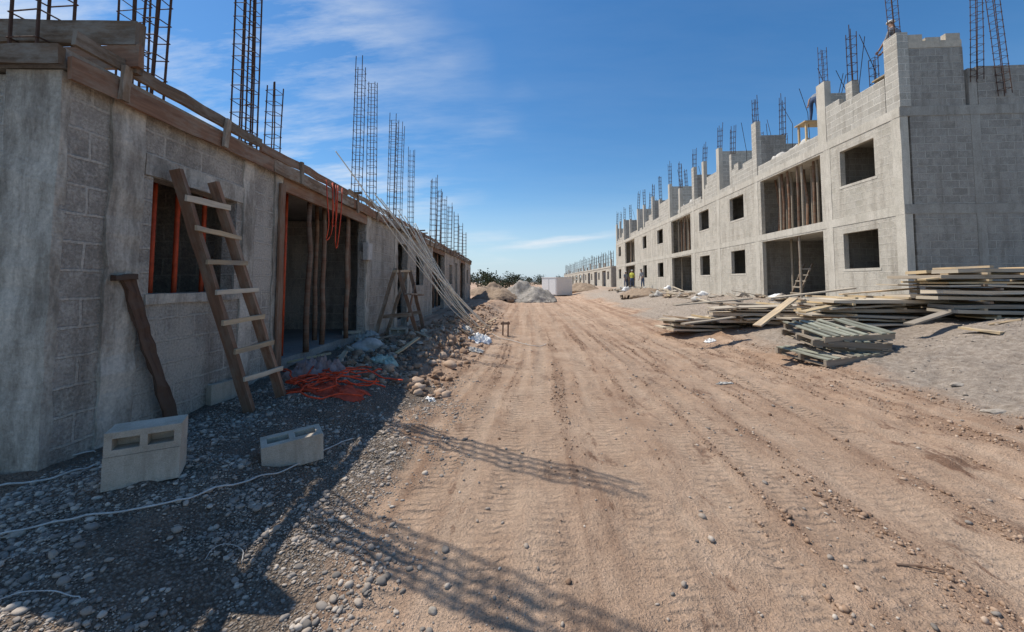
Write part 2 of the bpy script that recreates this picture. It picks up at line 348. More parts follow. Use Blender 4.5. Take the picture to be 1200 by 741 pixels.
def scatter(n,x0,x1,y0,y1,dens):
    x=rng.uniform(x0,x1,n*4); y=y0+(y1-y0)*rng.uniform(0,1,n*4)**1.7; d=dens(x,y); k=rng.uniform(0,1,n*4)<d; return x[k][:n],y[k][:n]
dl=lambda x,y: ss((-.3-x+1.2*(vn(x*1.5,y*1.5,30)-.5)-.15*(y-2))/.9)*ss((vn(x*2.2,y*2.2,31)*.6+vn(x*6,y*6,32)*.4-.18)/.5)
x,y=scatter(6500,-3.1,.4,1.2,6.0,dl); stones('gravel',x,y,np.clip(rng.gamma(3,.0027,len(x))+.004,0,.03),2,'loose rounded grey gravel in the shade of the left building','gravel',emb=.38)
x,y=scatter(40000,-3.1,.7,1.2,8,dl); stones('fine_gravel',x,y,rng.uniform(.003,.0075,len(x)),1,'fine grit between the bigger pebbles on the left','gravel')
dr=lambda x,y: .08+.8*ss((x-3.9)/2.0)*ss((vn(x*1.1,y*1.1,34)-.3)/.4)+.3*np.exp(-((x-1.8)/.5)**2)*vn(x*2,y*.8,33)
x,y=scatter(7500,-1,11,1.4,22,dr); stones('road_pebbles',x,y,np.clip(rng.gamma(2,.0036,len(x))+.003,0,.024),1,'scattered small stones over the dirt road','pebbles')
dc=lambda x,y: ss((streak(x,y)-.50)/.15)*ss((vn(x*1.1,y*.5,36)-.25)/.3)*(1-.8*trackmask(x,y))
x,y=scatter(17000,-1.2,5,1.3,12,dc); stones('dirt_crumbs',x,y,rng.gamma(2,.0025,len(x))+.002,1,'brown crumbs of dry earth thrown up by tyres on the road','dirt',.8,.25,'crumb',.3)
x,y=scatter(1100,-3.0,-1.1,5,18,lambda x,y:.5+0*x); stones('dirt_clods',x,y,rng.gamma(2,.013,len(x))+.006,2,'reddish earth clods along the berm at the left of the road','dirt',.8,.3,'crumb',.3)
# ---------------------------------------------------------------- rebar cages
ST={}
def cage(name,x,y,z0,z1,w,label,group,tilt=(0,0),detail=True,r=.007,step=.17,dd=None,sr=.75):
    d_=dd or w; H=z1-z0; t=thing(name,label,'rebar',(x,y,z0),0,group); t.rotation_euler=(tilt[0],tilt[1],0)
    if detail:
        for a in (-1,1):
            for b in (-1,1):
                k=MB(); ex=random.uniform(-.12,.1); k.tube([(a*w/2,b*d_/2,-.1),(a*w/2+random.uniform(-.01,.01),b*d_/2,H*.5),(a*w/2+random.uniform(-.02,.02),b*d_/2+random.uniform(-.02,.02),H+ex)],r,5); k.build('vertical_bar','rust',t)
        z=.05; key=(w,d_,r)
        if key not in ST:
            m=MB(); m.tube([(-w/2-r,-d_/2-r,0),(w/2+r,-d_/2-r,0),(w/2+r,d_/2+r,0),(-w/2-r,d_/2+r,0)],r*sr,4,closed=True); o=m.build('stirrup','rust',t); ST[key]=o.data; o.location=(0,0,z); z+=step
        while z<H-.1:
            o=bpy.data.objects.new('stirrup',ST[key]); C.objects.link(o); o.parent=t; o.location=(0,0,z); o.rotation_euler=(random.uniform(-.06,.06),random.uniform(-.06,.06),0); z+=step*random.uniform(.85,1.15)
    else:
        k=MB()
        for a in (-1,1):
            for b in (-1,1): k.tube([(a*w/2,b*d_/2,-.1),(a*w/2+random.uniform(-.04,.04),b*d_/2,H+random.uniform(-.25,.15))],r,4)
        k.build('vertical_bars','rust',t); k=MB(); z=.05
        while z<H-.1:
            k.tube([(-w/2-r,-d_/2-r,z),(w/2+r,-d_/2-r,z),(w/2+r,d_/2+r,z),(-w/2-r,d_/2+r,z)],r*.75,3,closed=True); z+=step*1.4
        k.build('stirrups','rust',t)
    return t
# ---------------------------------------------------------------- left building
LY=2.42; LX=-3.05-.051*LY; LR=R(2.92)
def Wl(px,py,off=.06):   # where a sight line meets the left facade plane
    d=ray(px,py); t=(-3.05+off)/(d.x+.051*d.y); return Vector((0,0,EYE))+d*t
LB=thing('unfinished_building','long single-storey grey block building with wooden roof formwork on the left of the road','building',(LX,LY,0),LR)
def L2W(x,y,z=0): c,s_=math.cos(LR),math.sin(LR); return Vector((LX+x*c-y*s_,LY+x*s_+y*c,z))
LEN=27.5
ops=[(.69,1.70,1.40,2.40),(2.52,5.55,.0,2.9),(7.9,8.9,.0,2.6),(10.0,11.1,1.4,2.4),(12.6,15.4,0,2.9),(17,18,1.4,2.4),(19,20,0,2.6),(21.2,23.8,0,2.9),(25,26,1.4,2.4)]
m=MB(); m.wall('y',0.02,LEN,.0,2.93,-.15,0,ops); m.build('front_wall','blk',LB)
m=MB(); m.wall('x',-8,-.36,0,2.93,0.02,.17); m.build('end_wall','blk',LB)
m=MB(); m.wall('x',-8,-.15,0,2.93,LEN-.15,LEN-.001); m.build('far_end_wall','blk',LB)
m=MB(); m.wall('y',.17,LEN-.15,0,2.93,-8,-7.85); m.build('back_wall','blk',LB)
for yy in (1.95,6.4,9.4,11.9,16.0,18.6,20.6,24.4):
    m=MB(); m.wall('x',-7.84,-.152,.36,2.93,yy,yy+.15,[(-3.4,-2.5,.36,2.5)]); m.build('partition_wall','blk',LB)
m=MB(); m.box(-7.84,-.153,.18,LEN-.16,.2,.42); m.build('floor_slab','slab',LB)
m=MB(); m.box(-8.02,.03,-.02,LEN+.02,2.955,3.09); m.build('roof_slab','slab',LB)
for y0,y1,p in ((-.012,.045,.006),(.32,.58,.022),(1.78,1.98,.018),(2.36,2.515,.02),(5.56,5.8,.02),(7.6,7.88,.018),(8.92,9.15,.018),(12.3,12.58,.02),(15.42,15.7,.02),(18.7,18.98,.02),(20.9,21.18,.02),(23.82,24.1,.02),(27.2,27.49,.02)):
    m=MB(); x0=-.37 if y0<0 else -.17
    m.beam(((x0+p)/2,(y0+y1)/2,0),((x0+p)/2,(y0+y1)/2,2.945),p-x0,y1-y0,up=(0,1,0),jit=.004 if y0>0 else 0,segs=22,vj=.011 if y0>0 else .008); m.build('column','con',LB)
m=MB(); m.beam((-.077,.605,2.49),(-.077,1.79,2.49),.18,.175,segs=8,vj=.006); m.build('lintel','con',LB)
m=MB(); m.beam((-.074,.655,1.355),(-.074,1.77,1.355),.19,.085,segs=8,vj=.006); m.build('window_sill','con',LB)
for y0,y1 in ((2.52,5.55),(12.6,15.4),(21.2,23.8)):
    m=MB(); m.beam((.0,y0+.01,2.82),(.0,y1-.01,2.82),.05,.18,jit=.01,segs=3); m.build('lintel_formwork','woodred',LB)
for row,(z,h,pr) in enumerate(((2.985,.16,.07),(3.135,.11,.085))):
    y=-.03
    while y<LEN:
        l=random.uniform(1.5,2.8); y2=min(y+l,LEN+.2); m=MB(); dz=random.uniform(-.03,.03)
        m.beam((pr+random.uniform(-.012,.012),y,z+dz),(pr+random.uniform(-.012,.012),y2-.012,z+dz+random.uniform(-.03,.03)),.028,h*random.uniform(.85,1.1),jit=.008,segs=9,vj=.009); m.build('formwork_board','wood' if random.random()<.65 else 'woodred',LB); y=y2
y=.3
while y<LEN:
    m=MB(); m.beam((.112,y,2.86+random.uniform(-.04,.04)),(.117,y+random.uniform(-.05,.05),3.19+random.uniform(-.06,.06)),.06,.03,up=(1,0,0),segs=3,vj=.004); m.build('formwork_cleat','wood',LB); y+=random.uniform(.8,1.5)
for k,(z,h,yy,x1) in enumerate(((3.02,.12,-.06,.06),(3.235,.175,.34,.20),(3.425,.18,.325,.17))):
    m=MB(); m.beam((-4,yy,z),(x1,yy-.01,z+.0),.035,h,jit=.005,segs=14,vj=.009); m.build('end_formwork_board','woodred' if k==1 else 'wood',LB)
m=MB(); m.beam((.13,.36,3.12),(.13,.37,3.53),.06,.05,up=(0,1,0)); m.build('end_formwork_cleat','wood',LB)
for k in range(10):
    yy=random.uniform(2,25); m=MB(); m.beam((-.5,yy,3.13+.03*k/7),(random.uniform(.12,.35),yy+random.uniform(-.3,.3),3.2),.07,.035); m.build('formwork_joist',('woodpale','wood')[k%2],LB)
lc=[(40,.6,7.9,.22),(150,1.45,10.0,.19),(172,.55,6.9,.13),(280,.95,9.1,.17),(293,.80,6.0,.10),(318,.8,4.75,.16),(418,.6,6.85,.18),(436,.6,6.9,.18),(459,.5,6.6,.2),(467,.6,6.7,.2),(482,.5,6.3,.16),(508,.5,6.4,.25),(514,.6,6.3,.22),(520,.5,6.2,.25),(527,.5,6.1,.25),(535,.5,6.1,.25),(540,.6,5.9,.25),(545,.6,5.7,.25)]
for n,(px,bk,zt,w) in enumerate(lc):
    q=Wl(px,200,-bk)
    cage('rebar_cage',q.x,q.y,3.09,zt,w,'rusty rebar column cage rising from the left building roof, %s from the camera'%ORD[n],'rebar cages on the left roof',(random.uniform(-.02,.02),random.uniform(-.01,.02)),detail=n<11,r=(.0115 if n<5 else .0095 if n<11 else .013),step=.2 if n<5 else .18,sr=.6)
for n,(yl,xl) in enumerate(((2.95,-.25),(3.45,-.1),(3.8,-.9),(4.2,-.22),(4.7,-.6),(5.1,-.18),(3.3,-2.2),(4.4,-2.4),(2.75,-.5),(4.95,-.12),(12.9,-.2),(13.8,-.2),(14.7,-.2),(22,-.2),(23,-.2))):
    b=L2W(xl,yl,.42); m=MB(); p=[(0,0,0)]
    for q in range(1,6): p.append((random.uniform(-.025,.025),random.uniform(-.025,.025),q*.507))
    m.tube(p,.045,8,.035); o=m.build('wooden_prop','woodred',smooth=True); o.location=b
    tag(o,'rough round timber prop holding up the left porch roof','timber prop','timber props in the left porches')
OP=('orange steel prop seen near the left jamb of the window','orange steel prop in the middle of the window opening','orange steel prop at the near edge of the left porch','orange steel prop deep inside the room behind the window','orange steel prop near the right jamb of the window','orange steel prop in the middle of the left porch')
for n,(yl,xl) in enumerate(((1.0,-.28),(1.28,-.3),(2.66,-.07),(1.7,-1.5),(1.62,-.3),(3.15,-.3))):
    b=L2W(xl,yl,.42); m=MB(); m.tube([(0,0,0),(.01,0,2.52)],.022,8); o=m.build('steel_prop','orangepaint',smooth=True); o.location=b
    tag(o,OP[n],'steel prop')
m=MB(); b=L2W(.05,2.47,.35); m.beam((0,0,0),(0,.0,2.45),.03,.10,up=(0,1,0),jit=.006,segs=8,vj=.004); o=m.build('upright_board','woodred'); o.location=b; tag(o,'reddish upright form board at the near side of the left porch','board')
for n,(yl,len_) in enumerate(((3.55,.95),(3.72,.7),(3.85,1.05))):
    b=L2W(.13,yl,3.1); m=MB(); p=[]
    for q in range(17):
        t=q/16; p.append((.03+.02*math.sin(t*9),(t-.5)*.22+.03*math.sin(t*11+n),-len_*math.sin(math.pi*t)**.6+.02))
    m.tube(p,.009,6); o=m.build('orange_hose','orange',smooth=True); o.location=b; tag(o,'orange hose loop hanging from the roof edge over the porch, %s of three'%ORD[n],'hose','orange hoses hanging from the roof')
q=Wl(428,305,0); b=Vector((q.x,q.y,q.z)); mb=thing('meter_box','pale grey electric box fixed on the left block wall past the porch','meter box',b,LR)
m=MB(); m.box(.002,.10,-.14,.14,0,.36); m.build('case','sack',mb)
m=MB(); m.box(.102,.108,-.11,.11,.03,.33); m.build('door','cord',mb)
# ---------------------------------------------------------------- ladder
tl=Wl(207,199,.12); tr=Wl(250,214,.12); bl=ong(293,482); brr=ong(331,464)
org=(bl+brr)/2
lad=thing('ladder','site-made wooden ladder leaning on the left wall across the window','ladder',org)
for a,b in ((bl,tl),(brr,tr)):
    m=MB(); m.beam(a-org-Vector((0,0,.03)),b-org,.045,.095,up=(1,0,.3),jit=.004,segs=8,vj=.003); m.build('rail','woodred',lad)
fw=Vector((1,0,.35)).normalized()*.055
for k in range(7):
    t=.13+k*.125; a=bl.lerp(tl,t)-org+fw; b=brr.lerp(tr,t)-org+fw; d=(b-a).normalized()*.05; tw=Vector((0,0,random.uniform(-.02,.02)))
    m=MB(); m.beam(a-d*random.uniform(.5,1.4)+tw,b+d*random.uniform(.5,1.3)-tw,.022,random.uniform(.04,.055),up=(0,0,1),segs=4,vj=.004); m.build('rung','woodpale' if k%3 else 'woodlight',lad)
b0=Wl(203,492,.10); b0.z=gh(b0.x,b0.y); t0=Wl(150,326,.05)
pl=thing('leaning_plank','dark weathered plank with a notched head leaning on the left wall','plank',b0)
d=t0-b0; m=MB(); m.beam(d*0,d,.03,.10,up=(0,1,0),jit=.004,segs=16,vj=.012); m.build('board','wooddark',pl)
m=MB(); m.beam(d+Vector((.015,-.12,.0)),d+Vector((.015,.045,.012)),.045,.04,segs=3,vj=.005); m.build('crosspiece','wooddark',pl)
# ---------------------------------------------------------------- concrete blocks
def block_mesh(L=.4,W=.2,H=.2,t=.052,e=.04):
    m=MB(); m.box(-L/2,L/2,-W/2,-W/2+t,0,H); m.box(-L/2,L/2,W/2-t,W/2,0,H)
    for a,b in ((-L/2,-L/2+e),(-e/2,e/2),(L/2-e,L/2)): m.box(a,b,-W/2+t,W/2-t,0,H)
    m.box(-L/2+e,-e/2,-W/2+t,W/2-t,.09,.10); m.box(e/2,L/2-e,-W/2+t,W/2-t,.09,.10)
    return m
bb=block_mesh().build('concrete_block','blockpale',weld=False)
p=ong(160,562); A_=R(32)
bb.location=p+Vector((0,.06,-.02)); bb.rotation_euler=(0,0,A_); bb.scale=(.88,.95,.95); tag(bb,'pale hollow concrete block standing on gravel under a second block','concrete block')
def cpy(o,loc,rot,label,scale=(1,1,1)):
    n=o.copy(); C.objects.link(n); n.location=loc; n.rotation_euler=rot; n['label']=label; n.scale=scale
    return n
cpy(bb,p+Vector((-.095*math.sin(A_),.06+.095*math.cos(A_),.17+.073)),(R(90),0,A_+R(1)),'pale hollow concrete block lying on its side on top of another block',(.88,.70,.95))
p2=ong(338,541); cpy(bb,p2+Vector((0,.05,-.02)),(R(4),R(-3),R(38)),'single hollow concrete block lying on the gravel in front of the ladder')
p3=ong(260,468); cpy(bb,p3,(0,0,R(80)),'grey concrete block on the ground behind the foot of the ladder')
for n,(px,py,rx,rz,lb) in enumerate(((412,398,90,30,'concrete block lying among rubble beside the porch'),(446,385,0,70,'concrete block standing in rubble left of the trestle'),(468,392,75,10,'tilted concrete block in front of the trestle'))):
    q=ong(px,py); cpy(bb,q+Vector((0,0,.1 if rx==90 else .03)),(R(rx),0,R(rz)),lb)
# ---------------------------------------------------------------- orange tubing, sheets, bags
p=ong(372,455); m=MB()
for n in range(9):
    cx,cy=random.uniform(-.6,.45),random.uniform(-.3,.35); ra,rb=random.uniform(.25,.6),random.uniform(.10,.24); ph=random.uniform(0,3); pts=[]
    for q in range(25):
        t=q/24*random.uniform(5.0,5.02); xx=cx+ra*math.cos(t)*math.cos(ph)-rb*math.sin(t)*math.sin(ph); yy=cy+ra*math.cos(t)*math.sin(ph)+rb*math.sin(t)*math.cos(ph)
        xx+=.04*math.sin(t*5+n); yy+=.03*math.sin(t*7+2*n); pts.append(Vector((xx,yy,gh(p.x+xx,p.y+yy)-p.z+.03+.010*n+.05*abs(math.sin(t*2+n)))))
    m.tube(pts,.010,5)
o=m.build('orange_tubing','orange',smooth=True); o.location=p; tag(o,'tangled orange-red tubing lying on the ground beyond the ladder','tubing')
def crumple(name,mat,loc,lx,ly,h,label,cat,seed=0,rz=0,n=34):
    u,v=np.meshgrid(np.linspace(-1,1,n),np.linspace(-1,1,n)); u=u.ravel();v=v.ravel()
    ex=1+.5*(vn(u*2+9,v*2,seed)-.5)+.2*(vn(u*6,v*6,seed+8)-.5); x=u*lx/2*ex+.06*(vn(u*4,v*4,seed+1)-.5); y=v*ly/2*ex+.06*(vn(u*4,v*4,seed+2)-.5)
    f=np.abs(vn(u*3+seed,v*3,seed+3)-.5)*2; f2=np.abs(vn(u*7,v*7,seed+4)-.5)*2
    z=(h*(1-f)**2*.8+.5*h*(1-f2)**3)*(1-np.maximum(np.abs(u),np.abs(v))**4)+.006
    c,s_=math.cos(rz),math.sin(rz); X_=x*c-y*s_; Y_=x*s_+y*c; z=z+gz(X_+loc.x,Y_+loc.y)-loc.z
    a,b=np.meshgrid(np.arange(n-1),np.arange(n-1)); k=(b*n+a).ravel(); me=rawmesh(name,np.stack([X_,Y_,z],1),np.stack([k,k+1,k+n+1,k+n],1),4); me.materials.append(M[mat])
    o=bpy.data.objects.new(name,me); C.objects.link(o); o.location=loc; so=o.modifiers.new('t','SOLIDIFY'); so.thickness=.003; tag(o,label,cat); return o
def blob(name,mat,loc,sx,sy,sz,label,cat,group=None,sub=3,rough=.25,rz=0,seed=0):
    tv,tf=ico(sub); rg=np.random.default_rng(seed+11); ph=rg.uniform(0,6,12)
    n=1+rough*(np.sin(tv[:,0]*3+ph[0])*np.sin(tv[:,1]*3.3+ph[1])+.6*np.sin(tv[:,2]*5+ph[2]+tv[:,0]*4)+.4*np.sin(tv[:,1]*9+ph[3])*np.sin(tv[:,0]*8+ph[4]))*.6
    v=tv*n[:,None]; v[:,2]=np.maximum(v[:,2],-.35); v=v*[sx,sy,sz]; v[:,2]+=.3*sz
    me=rawmesh(name,v,tf,3); 
    if sub<3: me.polygons.foreach_set('use_smooth',np.zeros(len(tf),bool))
    me.materials.append(M[mat]); o=bpy.data.objects.new(name,me); C.objects.link(o); o.location=loc; o.rotation_euler=(0,0,rz); tag(o,label,cat,group); return o
crumple('red_sheet','redsheet',ong(385,458),.75,.28,.07,'crumpled red-orange sheeting among the orange tubing','sheeting',3,.25,48)
crumple('crumpled_cloth','cloth',ong(372,441),.70,.36,.22,'crumpled dusty pink cloth lying beside the orange tubing','cloth',7,.1)
q=ong(430,410); blob('sack','sack',q,.3,.22,.14,'dusty white sack slumped on the rubble beside the porch','sack',seed=4,rough=.35)
crumple('plastic_sheet','green',ong(448,424),.4,.22,.1,'pale green plastic scrap on the rubble','plastic sheet',11)
crumple('plastic_sheet','sack',ong(425,398),.6,.3,.18,'pale crumpled sheet draped over the rubble by the porch','plastic sheet',15)
crumple('plastic_bag','white',ong(562,399),.5,.6,.16,'crumpled white plastic bag at the left edge of the road','plastic bag',19)
crumple('plastic_scrap','sack',ong(556,412),.35,.25,.06,'small flattened pale scrap in front of the white plastic bag','plastic scrap',23)
crumple('litter','white',ong(832,400),.24,.18,.06,'small white litter on the right half of the road','litter',27,n=14)
crumple('litter','sack',ong(850,450),.24,.08,.02,'thin pale scrap lying on the right side of the road','litter',31,n=14)
crumple('litter','white',ong(505,470),.10,.08,.03,'tiny white scrap at the shadow edge on the left','litter',33,n=12)
crumple('litter','sack',ong(548,386),.3,.2,.08,'pale scrap on the berm near the foot of the rods','litter',35,n=14)
q=ong(1168,484); blob('flat_stone','rub',q,.16,.07,.03,'flat pale slab piece at the right edge of the road','stone',seed=13,rough=.3,sub=2)
q=ong(1122,452); blob('flat_stone','rub',q,.10,.05,.03,'small flat stone near the gravel at the right','stone',seed=14,rough=.3,sub=2)
q=ong(1082,668); m=MB(); m.tube([(-.12,.02,.012),(-.02,0,.02),(.08,-.03,.012)],.006,5,.004); o=m.build('twig','woodred'); o.location=q; tag(o,'small dark twig on the road at lower right','twig')
q=ong(507,718); blob('round_stone','rub',q,.022,.018,.018,'single grey stone on the road at the bottom','stone',seed=15,rough=.15)
sp=[(395,405,.07),(408,412,.09),(420,400,.11),(438,398,.1),(452,404,.08),(460,410,.10),(470,404,.1),(482,398,.1),(440,418,.08),(425,420,.06),(415,430,.06),(470,422,.07),(490,410,.08),(500,402,.09),(486,388,.1),(455,392,.1),(510,395,.08),(518,388,.1),(398,420,.06),(452,436,.05),(530,378,.12),(522,372,.12),(538,370,.14),(540,364,.16),(380,418,.06),(505,420,.05),(530,400,.05),(475,440,.05),(548,376,.11),(388,430,.06)]
for n in range(34): px_=random.uniform(395,545); sp.append((px_,415-(px_-400)*.27+random.uniform(-16,22),random.uniform(.03,.10)))
for n,(px,py,s_) in enumerate(sp):
    q=ong(px,py); blob('rubble_chunk',('dirtpile','rub','blockpale','dirtpile')[n%4],q,s_*random.uniform(.8,1.1),s_*random.uniform(.6,.9),s_*random.uniform(.5,.8),'broken lump of concrete or earth in the rubble strip along the left wall','rubble','rubble along the left wall',sub=2,rough=.7,rz=random.uniform(0,6),seed=20+n)
for n,(px,py) in enumerate(((400,425),(440,405),(478,412),(496,396),(515,404),(350,428),(560,388),(545,392),(575,380))):
    q=ong(px,py); m=MB(); l=random.uniform(.4,.9); m.beam((-l/2,0,.02),(l/2,0,random.uniform(.03,.2)),.07,.02,segs=3,vj=.004); o=m.build('wood_scrap',('woodpale','wood','woodyel')[n%3]); o.location=q; o.rotation_euler=(0,0,random.uniform(0,3)); tag(o,'short scrap of timber on the rubble along the left wall','wood scrap','timber scraps along the left wall')
# ---------------------------------------------------------------- cords
def cord(pts,r,mat,label,name='cord',cat='cord'):
    P=[ong(*q) for q in pts]; out=[]
    for i in range(len(P)-1):
        p0=P[max(i-1,0)];p1=P[i];p2=P[i+1];p3=P[min(i+2,len(P)-1)]
        for q in range(8):
            t=q/8; v=.5*((2*p1)+(p2-p0)*t+(2*p0-5*p1+4*p2-p3)*t*t+(3*p1-p0-3*p2+p3)*t**3); v.z=gh(v.x,v.y)+r+.013; out.append(v)
    out.append(P[-1]+Vector((0,0,r))); m=MB(); m.tube(out,r,6); o=m.build(name,mat,origin=out[0],smooth=True); tag(o,label,cat)
cord([(-20,640),(40,622),(120,606),(200,592),(280,570),(330,556),(380,530),(415,515)],.005,'cord','long white cord curving across the gravel in the foreground')
cord([(-20,550),(40,544),(80,538),(112,531)],.005,'cord','upper pale cord running behind the stacked blocks at far left')
cord([(-20,578),(40,568),(80,557),(112,547)],.006,'cord','lower pale cord ending at the stacked blocks at far left')
cord([(-15,712),(20,700),(60,697),(95,703)],.0025,'cord','thin pale wire in the bottom left corner','wire','wire')
cord([(240,660),(250,646),(268,641),(284,648),(283,662)],.0016,'cord','thin wire loop on the gravel','wire','wire')
cord([(640,404),(625,406),(600,400),(575,392)],.008,'cord','pale cord across the dirt beside the leaning rods')
# ---------------------------------------------------------------- trestle
b=Vector((-2.95,8.9,gh(-2.95,8.9)))
tr_=thing('trestle','rough wooden A-frame trestle of old boards standing on rubble by the left wall','trestle',b,R(5))
for yy in (-.55,.55):
    for sx in (-1,1):
        m=MB(); m.beam((sx*.42+random.uniform(-.08,.08),yy+.06*sx+random.uniform(-.1,.1),0),(sx*.04,yy+random.uniform(-.05,.05),1.45+random.uniform(0,.15)),.08,.035,up=(0,1,0),segs=4,vj=.006,jit=.006); m.build('leg','woodred' if sx>0 else 'wood',tr_)
    m=MB(); m.beam((-.34,yy-.07,.45+random.uniform(-.1,.1)),(.34,yy-.07,.56+random.uniform(-.1,.1)),.03,.08,segs=3,vj=.005); m.build('cross_brace','wood',tr_)
m=MB(); m.beam((0,-.75,1.46),(0,.85,1.52),.10,.05,segs=4,vj=.005); m.build('top_beam','woodpale',tr_)
m=MB(); m.beam((.27,-.7,.4),(.14,.65,1.2),.03,.07,segs=4,vj=.005); m.build('long_brace','woodred',tr_)
m=MB(); m.beam((.3,-.8,.98),(.3,.75,.90),.14,.03,segs=4,vj=.005); m.build('shelf_plank','wood',tr_)
base=ong(578,384)
for n in range(13):
    bx=base+Vector((random.uniform(-.7,.2),random.uniform(-1.3,.7),0)); bx.z=gh(bx.x,bx.y)
    tp=L2W(.14,5.2+n*.36+random.uniform(-.2,.2),3.25+random.uniform(0,.06)); ex=[1.02,1.24,1.0,1.06,.9,1.08,1.0,1.04,.86,1.03,.95,1.0,1.02][n]
    e=bx+(tp-bx)*ex; sg=random.uniform(.08,.38); sd_=random.uniform(-.12,.12); pts=[]
    for q in range(11): t=q/10; pts.append(bx.lerp(e,t)-Vector((0,0,sg*math.sin(math.pi*min(t*1.05,1))))+Vector((0,sd_*math.sin(math.pi*t),0)))
    for q in pts: q.z=max(q.z,gh(q.x,q.y)+.01)
    m=MB(); m.tube(pts,.012 if n%3 else .017,5); o=m.build('leaning_rod','rod',origin=bx,smooth=True)
    tag(o,'long pale rod leaning from the road edge up to the left roof','rod','pale rods leaning on the left roof')
q=ong(592,394); st=thing('survey_stake','short pair of wooden stakes with a crossbar at the left edge of the road','stake',q)
for dx in (-.07,.08): m=MB(); m.beam((dx,0,-.05),(dx+.01,0,.42),.04,.04); m.build('stake','woodred',st)
m=MB(); m.beam((-.13,-.03,.36),(.14,-.03,.37),.02,.07); m.build('crossbar','woodred',st)
# ---------------------------------------------------------------- right building
RX,RY,RR=9.95,10.5,R(-1.27)
RB=thing('unfinished_building','grey two-storey block apartment building under construction on the right of the road','building',(RX,RY,0),RR)
def R2W(x,y,z=0): c,s_=math.cos(RR),math.sin(RR); return Vector((RX+x*c-y*s_,RY+x*s_+y*c,z))
RL=37.3; D=9; Z1=5.94; ZR=6.20
wins=[(.85,2.1),(7.9,9.2),(11.6,12.9),(19.6,21.0),(24.1,25.3),(34.6,35.9)]
bal=[(2.95,6.5),(14.2,17.7),(28.3,32.4)]
for z0,z1,zo in ((.2,3.30,.92),(3.56,Z1,3.56)):
    o_=[(a,b,zo+1.0,zo+2.12) for a,b in wins]+[(a,b,zo,zo+2.32) for a,b in bal]
    m=MB(); m.wall('y',.25,RL,z0,z1,0,.15,o_); m.build('front_wall','blkR',RB)
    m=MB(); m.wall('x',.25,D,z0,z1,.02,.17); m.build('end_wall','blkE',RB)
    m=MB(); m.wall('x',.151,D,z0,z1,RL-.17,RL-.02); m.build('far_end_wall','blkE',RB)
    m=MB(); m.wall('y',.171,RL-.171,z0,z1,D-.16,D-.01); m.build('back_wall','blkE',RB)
    m=MB(); m.wall('y',.171,RL-.171,z0 if z0>1 else .93,z1,4.2,4.35); m.build('light_block_wall','blkE',RB)  # inner wall added to block light through the open rooms
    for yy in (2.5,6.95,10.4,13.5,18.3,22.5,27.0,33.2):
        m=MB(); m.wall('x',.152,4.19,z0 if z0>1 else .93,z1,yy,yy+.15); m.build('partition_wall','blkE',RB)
m=MB(); m.box(.16,D-.17,.18,RL-.18,.7,.92); m.build('floor_slab','slab',RB)
m=MB(); m.box(-.012,D,.021,RL+.01,3.302,3.558); m.build('middle_slab','conR',RB)
m=MB(); m.box(-.010,D,.008,.019,3.305,3.555); m.build('slab_end_band','conE',RB)
m=MB(); m.box(-.015,D+.02,.021,RL+.02,Z1+.002,ZR); m.build('roof_slab','conR',RB)
m=MB(); m.box(-.012,D,.006,.019,Z1+.004,ZR-.003); m.build('slab_end_band','conE',RB)
cols=[(.02,.28),(2.5,2.78),(6.7,7.0),(10.3,10.6),(13.6,13.9),(18.1,18.4),(22.3,22.6),(27.4,27.7),(33.0,33.3),(RL-.3,RL)]
for a,b in cols:
    for z0,z1 in ((.2,3.30),(3.56,Z1)):
        m=MB(); m.beam((.09,(a+b)/2,z0),(.09,(a+b)/2,z1),.18+.02,b-a,up=(0,1,0),jit=.002,segs=8,vj=.005); m.build('column','conR',RB)
for xx in (1.75,4.6):
    for z0,z1 in ((.2,3.30),(3.56,Z1)):
        m=MB(); m.box(xx,xx+.22,0.012,.19,z0,z1); m.build('column','conE',RB)
for zo in (.92,3.56):
    for a,b in wins:
        m=MB(); m.box(-.010,.13,a-.06,b+.06,zo+.92,zo+.997); m.build('window_sill','conR',RB)
def upper(axis,a0,a1,t0,t1,z1,mat='blkT',nm='upper_wall',steps=0):
    m=MB()
    if not steps: m.wall(axis,a0,a1,ZR+.002,z1,t0,t1)
    else:
        x=a0; lv=random.choice((0,1,3))
        while x<a1-.01:
            w=min(random.choice((.2,.4,.8,.8)),a1-x)
            m.wall(axis,x,x+w-.0005,ZR+.002,max(z1-.2*lv,ZR+.2),t0,t1); x+=w; lv=max(0,min(5,lv+random.choice((0,1,-1,2,-2))))
    m.build(nm,mat,RB)
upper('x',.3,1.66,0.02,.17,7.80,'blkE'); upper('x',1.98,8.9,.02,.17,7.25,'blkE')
m=MB(); m.box(1.75,1.95,.01,.19,ZR+.002,7.2); m.build('upper_pier','conE',RB)
m=MB(); m.wall('x',.3,1.64,7.803,8.0,.012,.175); m.build('top_course','blockpale',RB)
for x in (.5,.95,1.45): m=MB(); m.box(x-.18,x+.18,.03,.16,8.003,8.003+(.19 if x!=.95 else .1)); m.build('loose_top_block','blockpale',RB)
m=MB(); m.box(.0,.28,-.005,.4,ZR+.002,8.25); m.build('corner_pier','blkT',RB)
upper('y',.42,2.6,0,.15,7.4,steps=6)
st=[(2.62,3.0,8.5),(6.7,7.05,8.8),(10.2,10.5,8.9),(13.5,13.85,8.7),(17.9,18.2,9.0),(22.1,22.4,8.9),(26.9,27.2,9.0),(32.8,33.1,8.9),(36.8,37.25,8.8),(8.9,9.1,8.3),(12.1,12.35,8.6),(20.2,20.45,8.5),(24.8,25.05,8.7),(30,30.3,8.5),(35,35.25,8.7),(1.5,1.75,8.0),(15.9,16.15,8.3)]
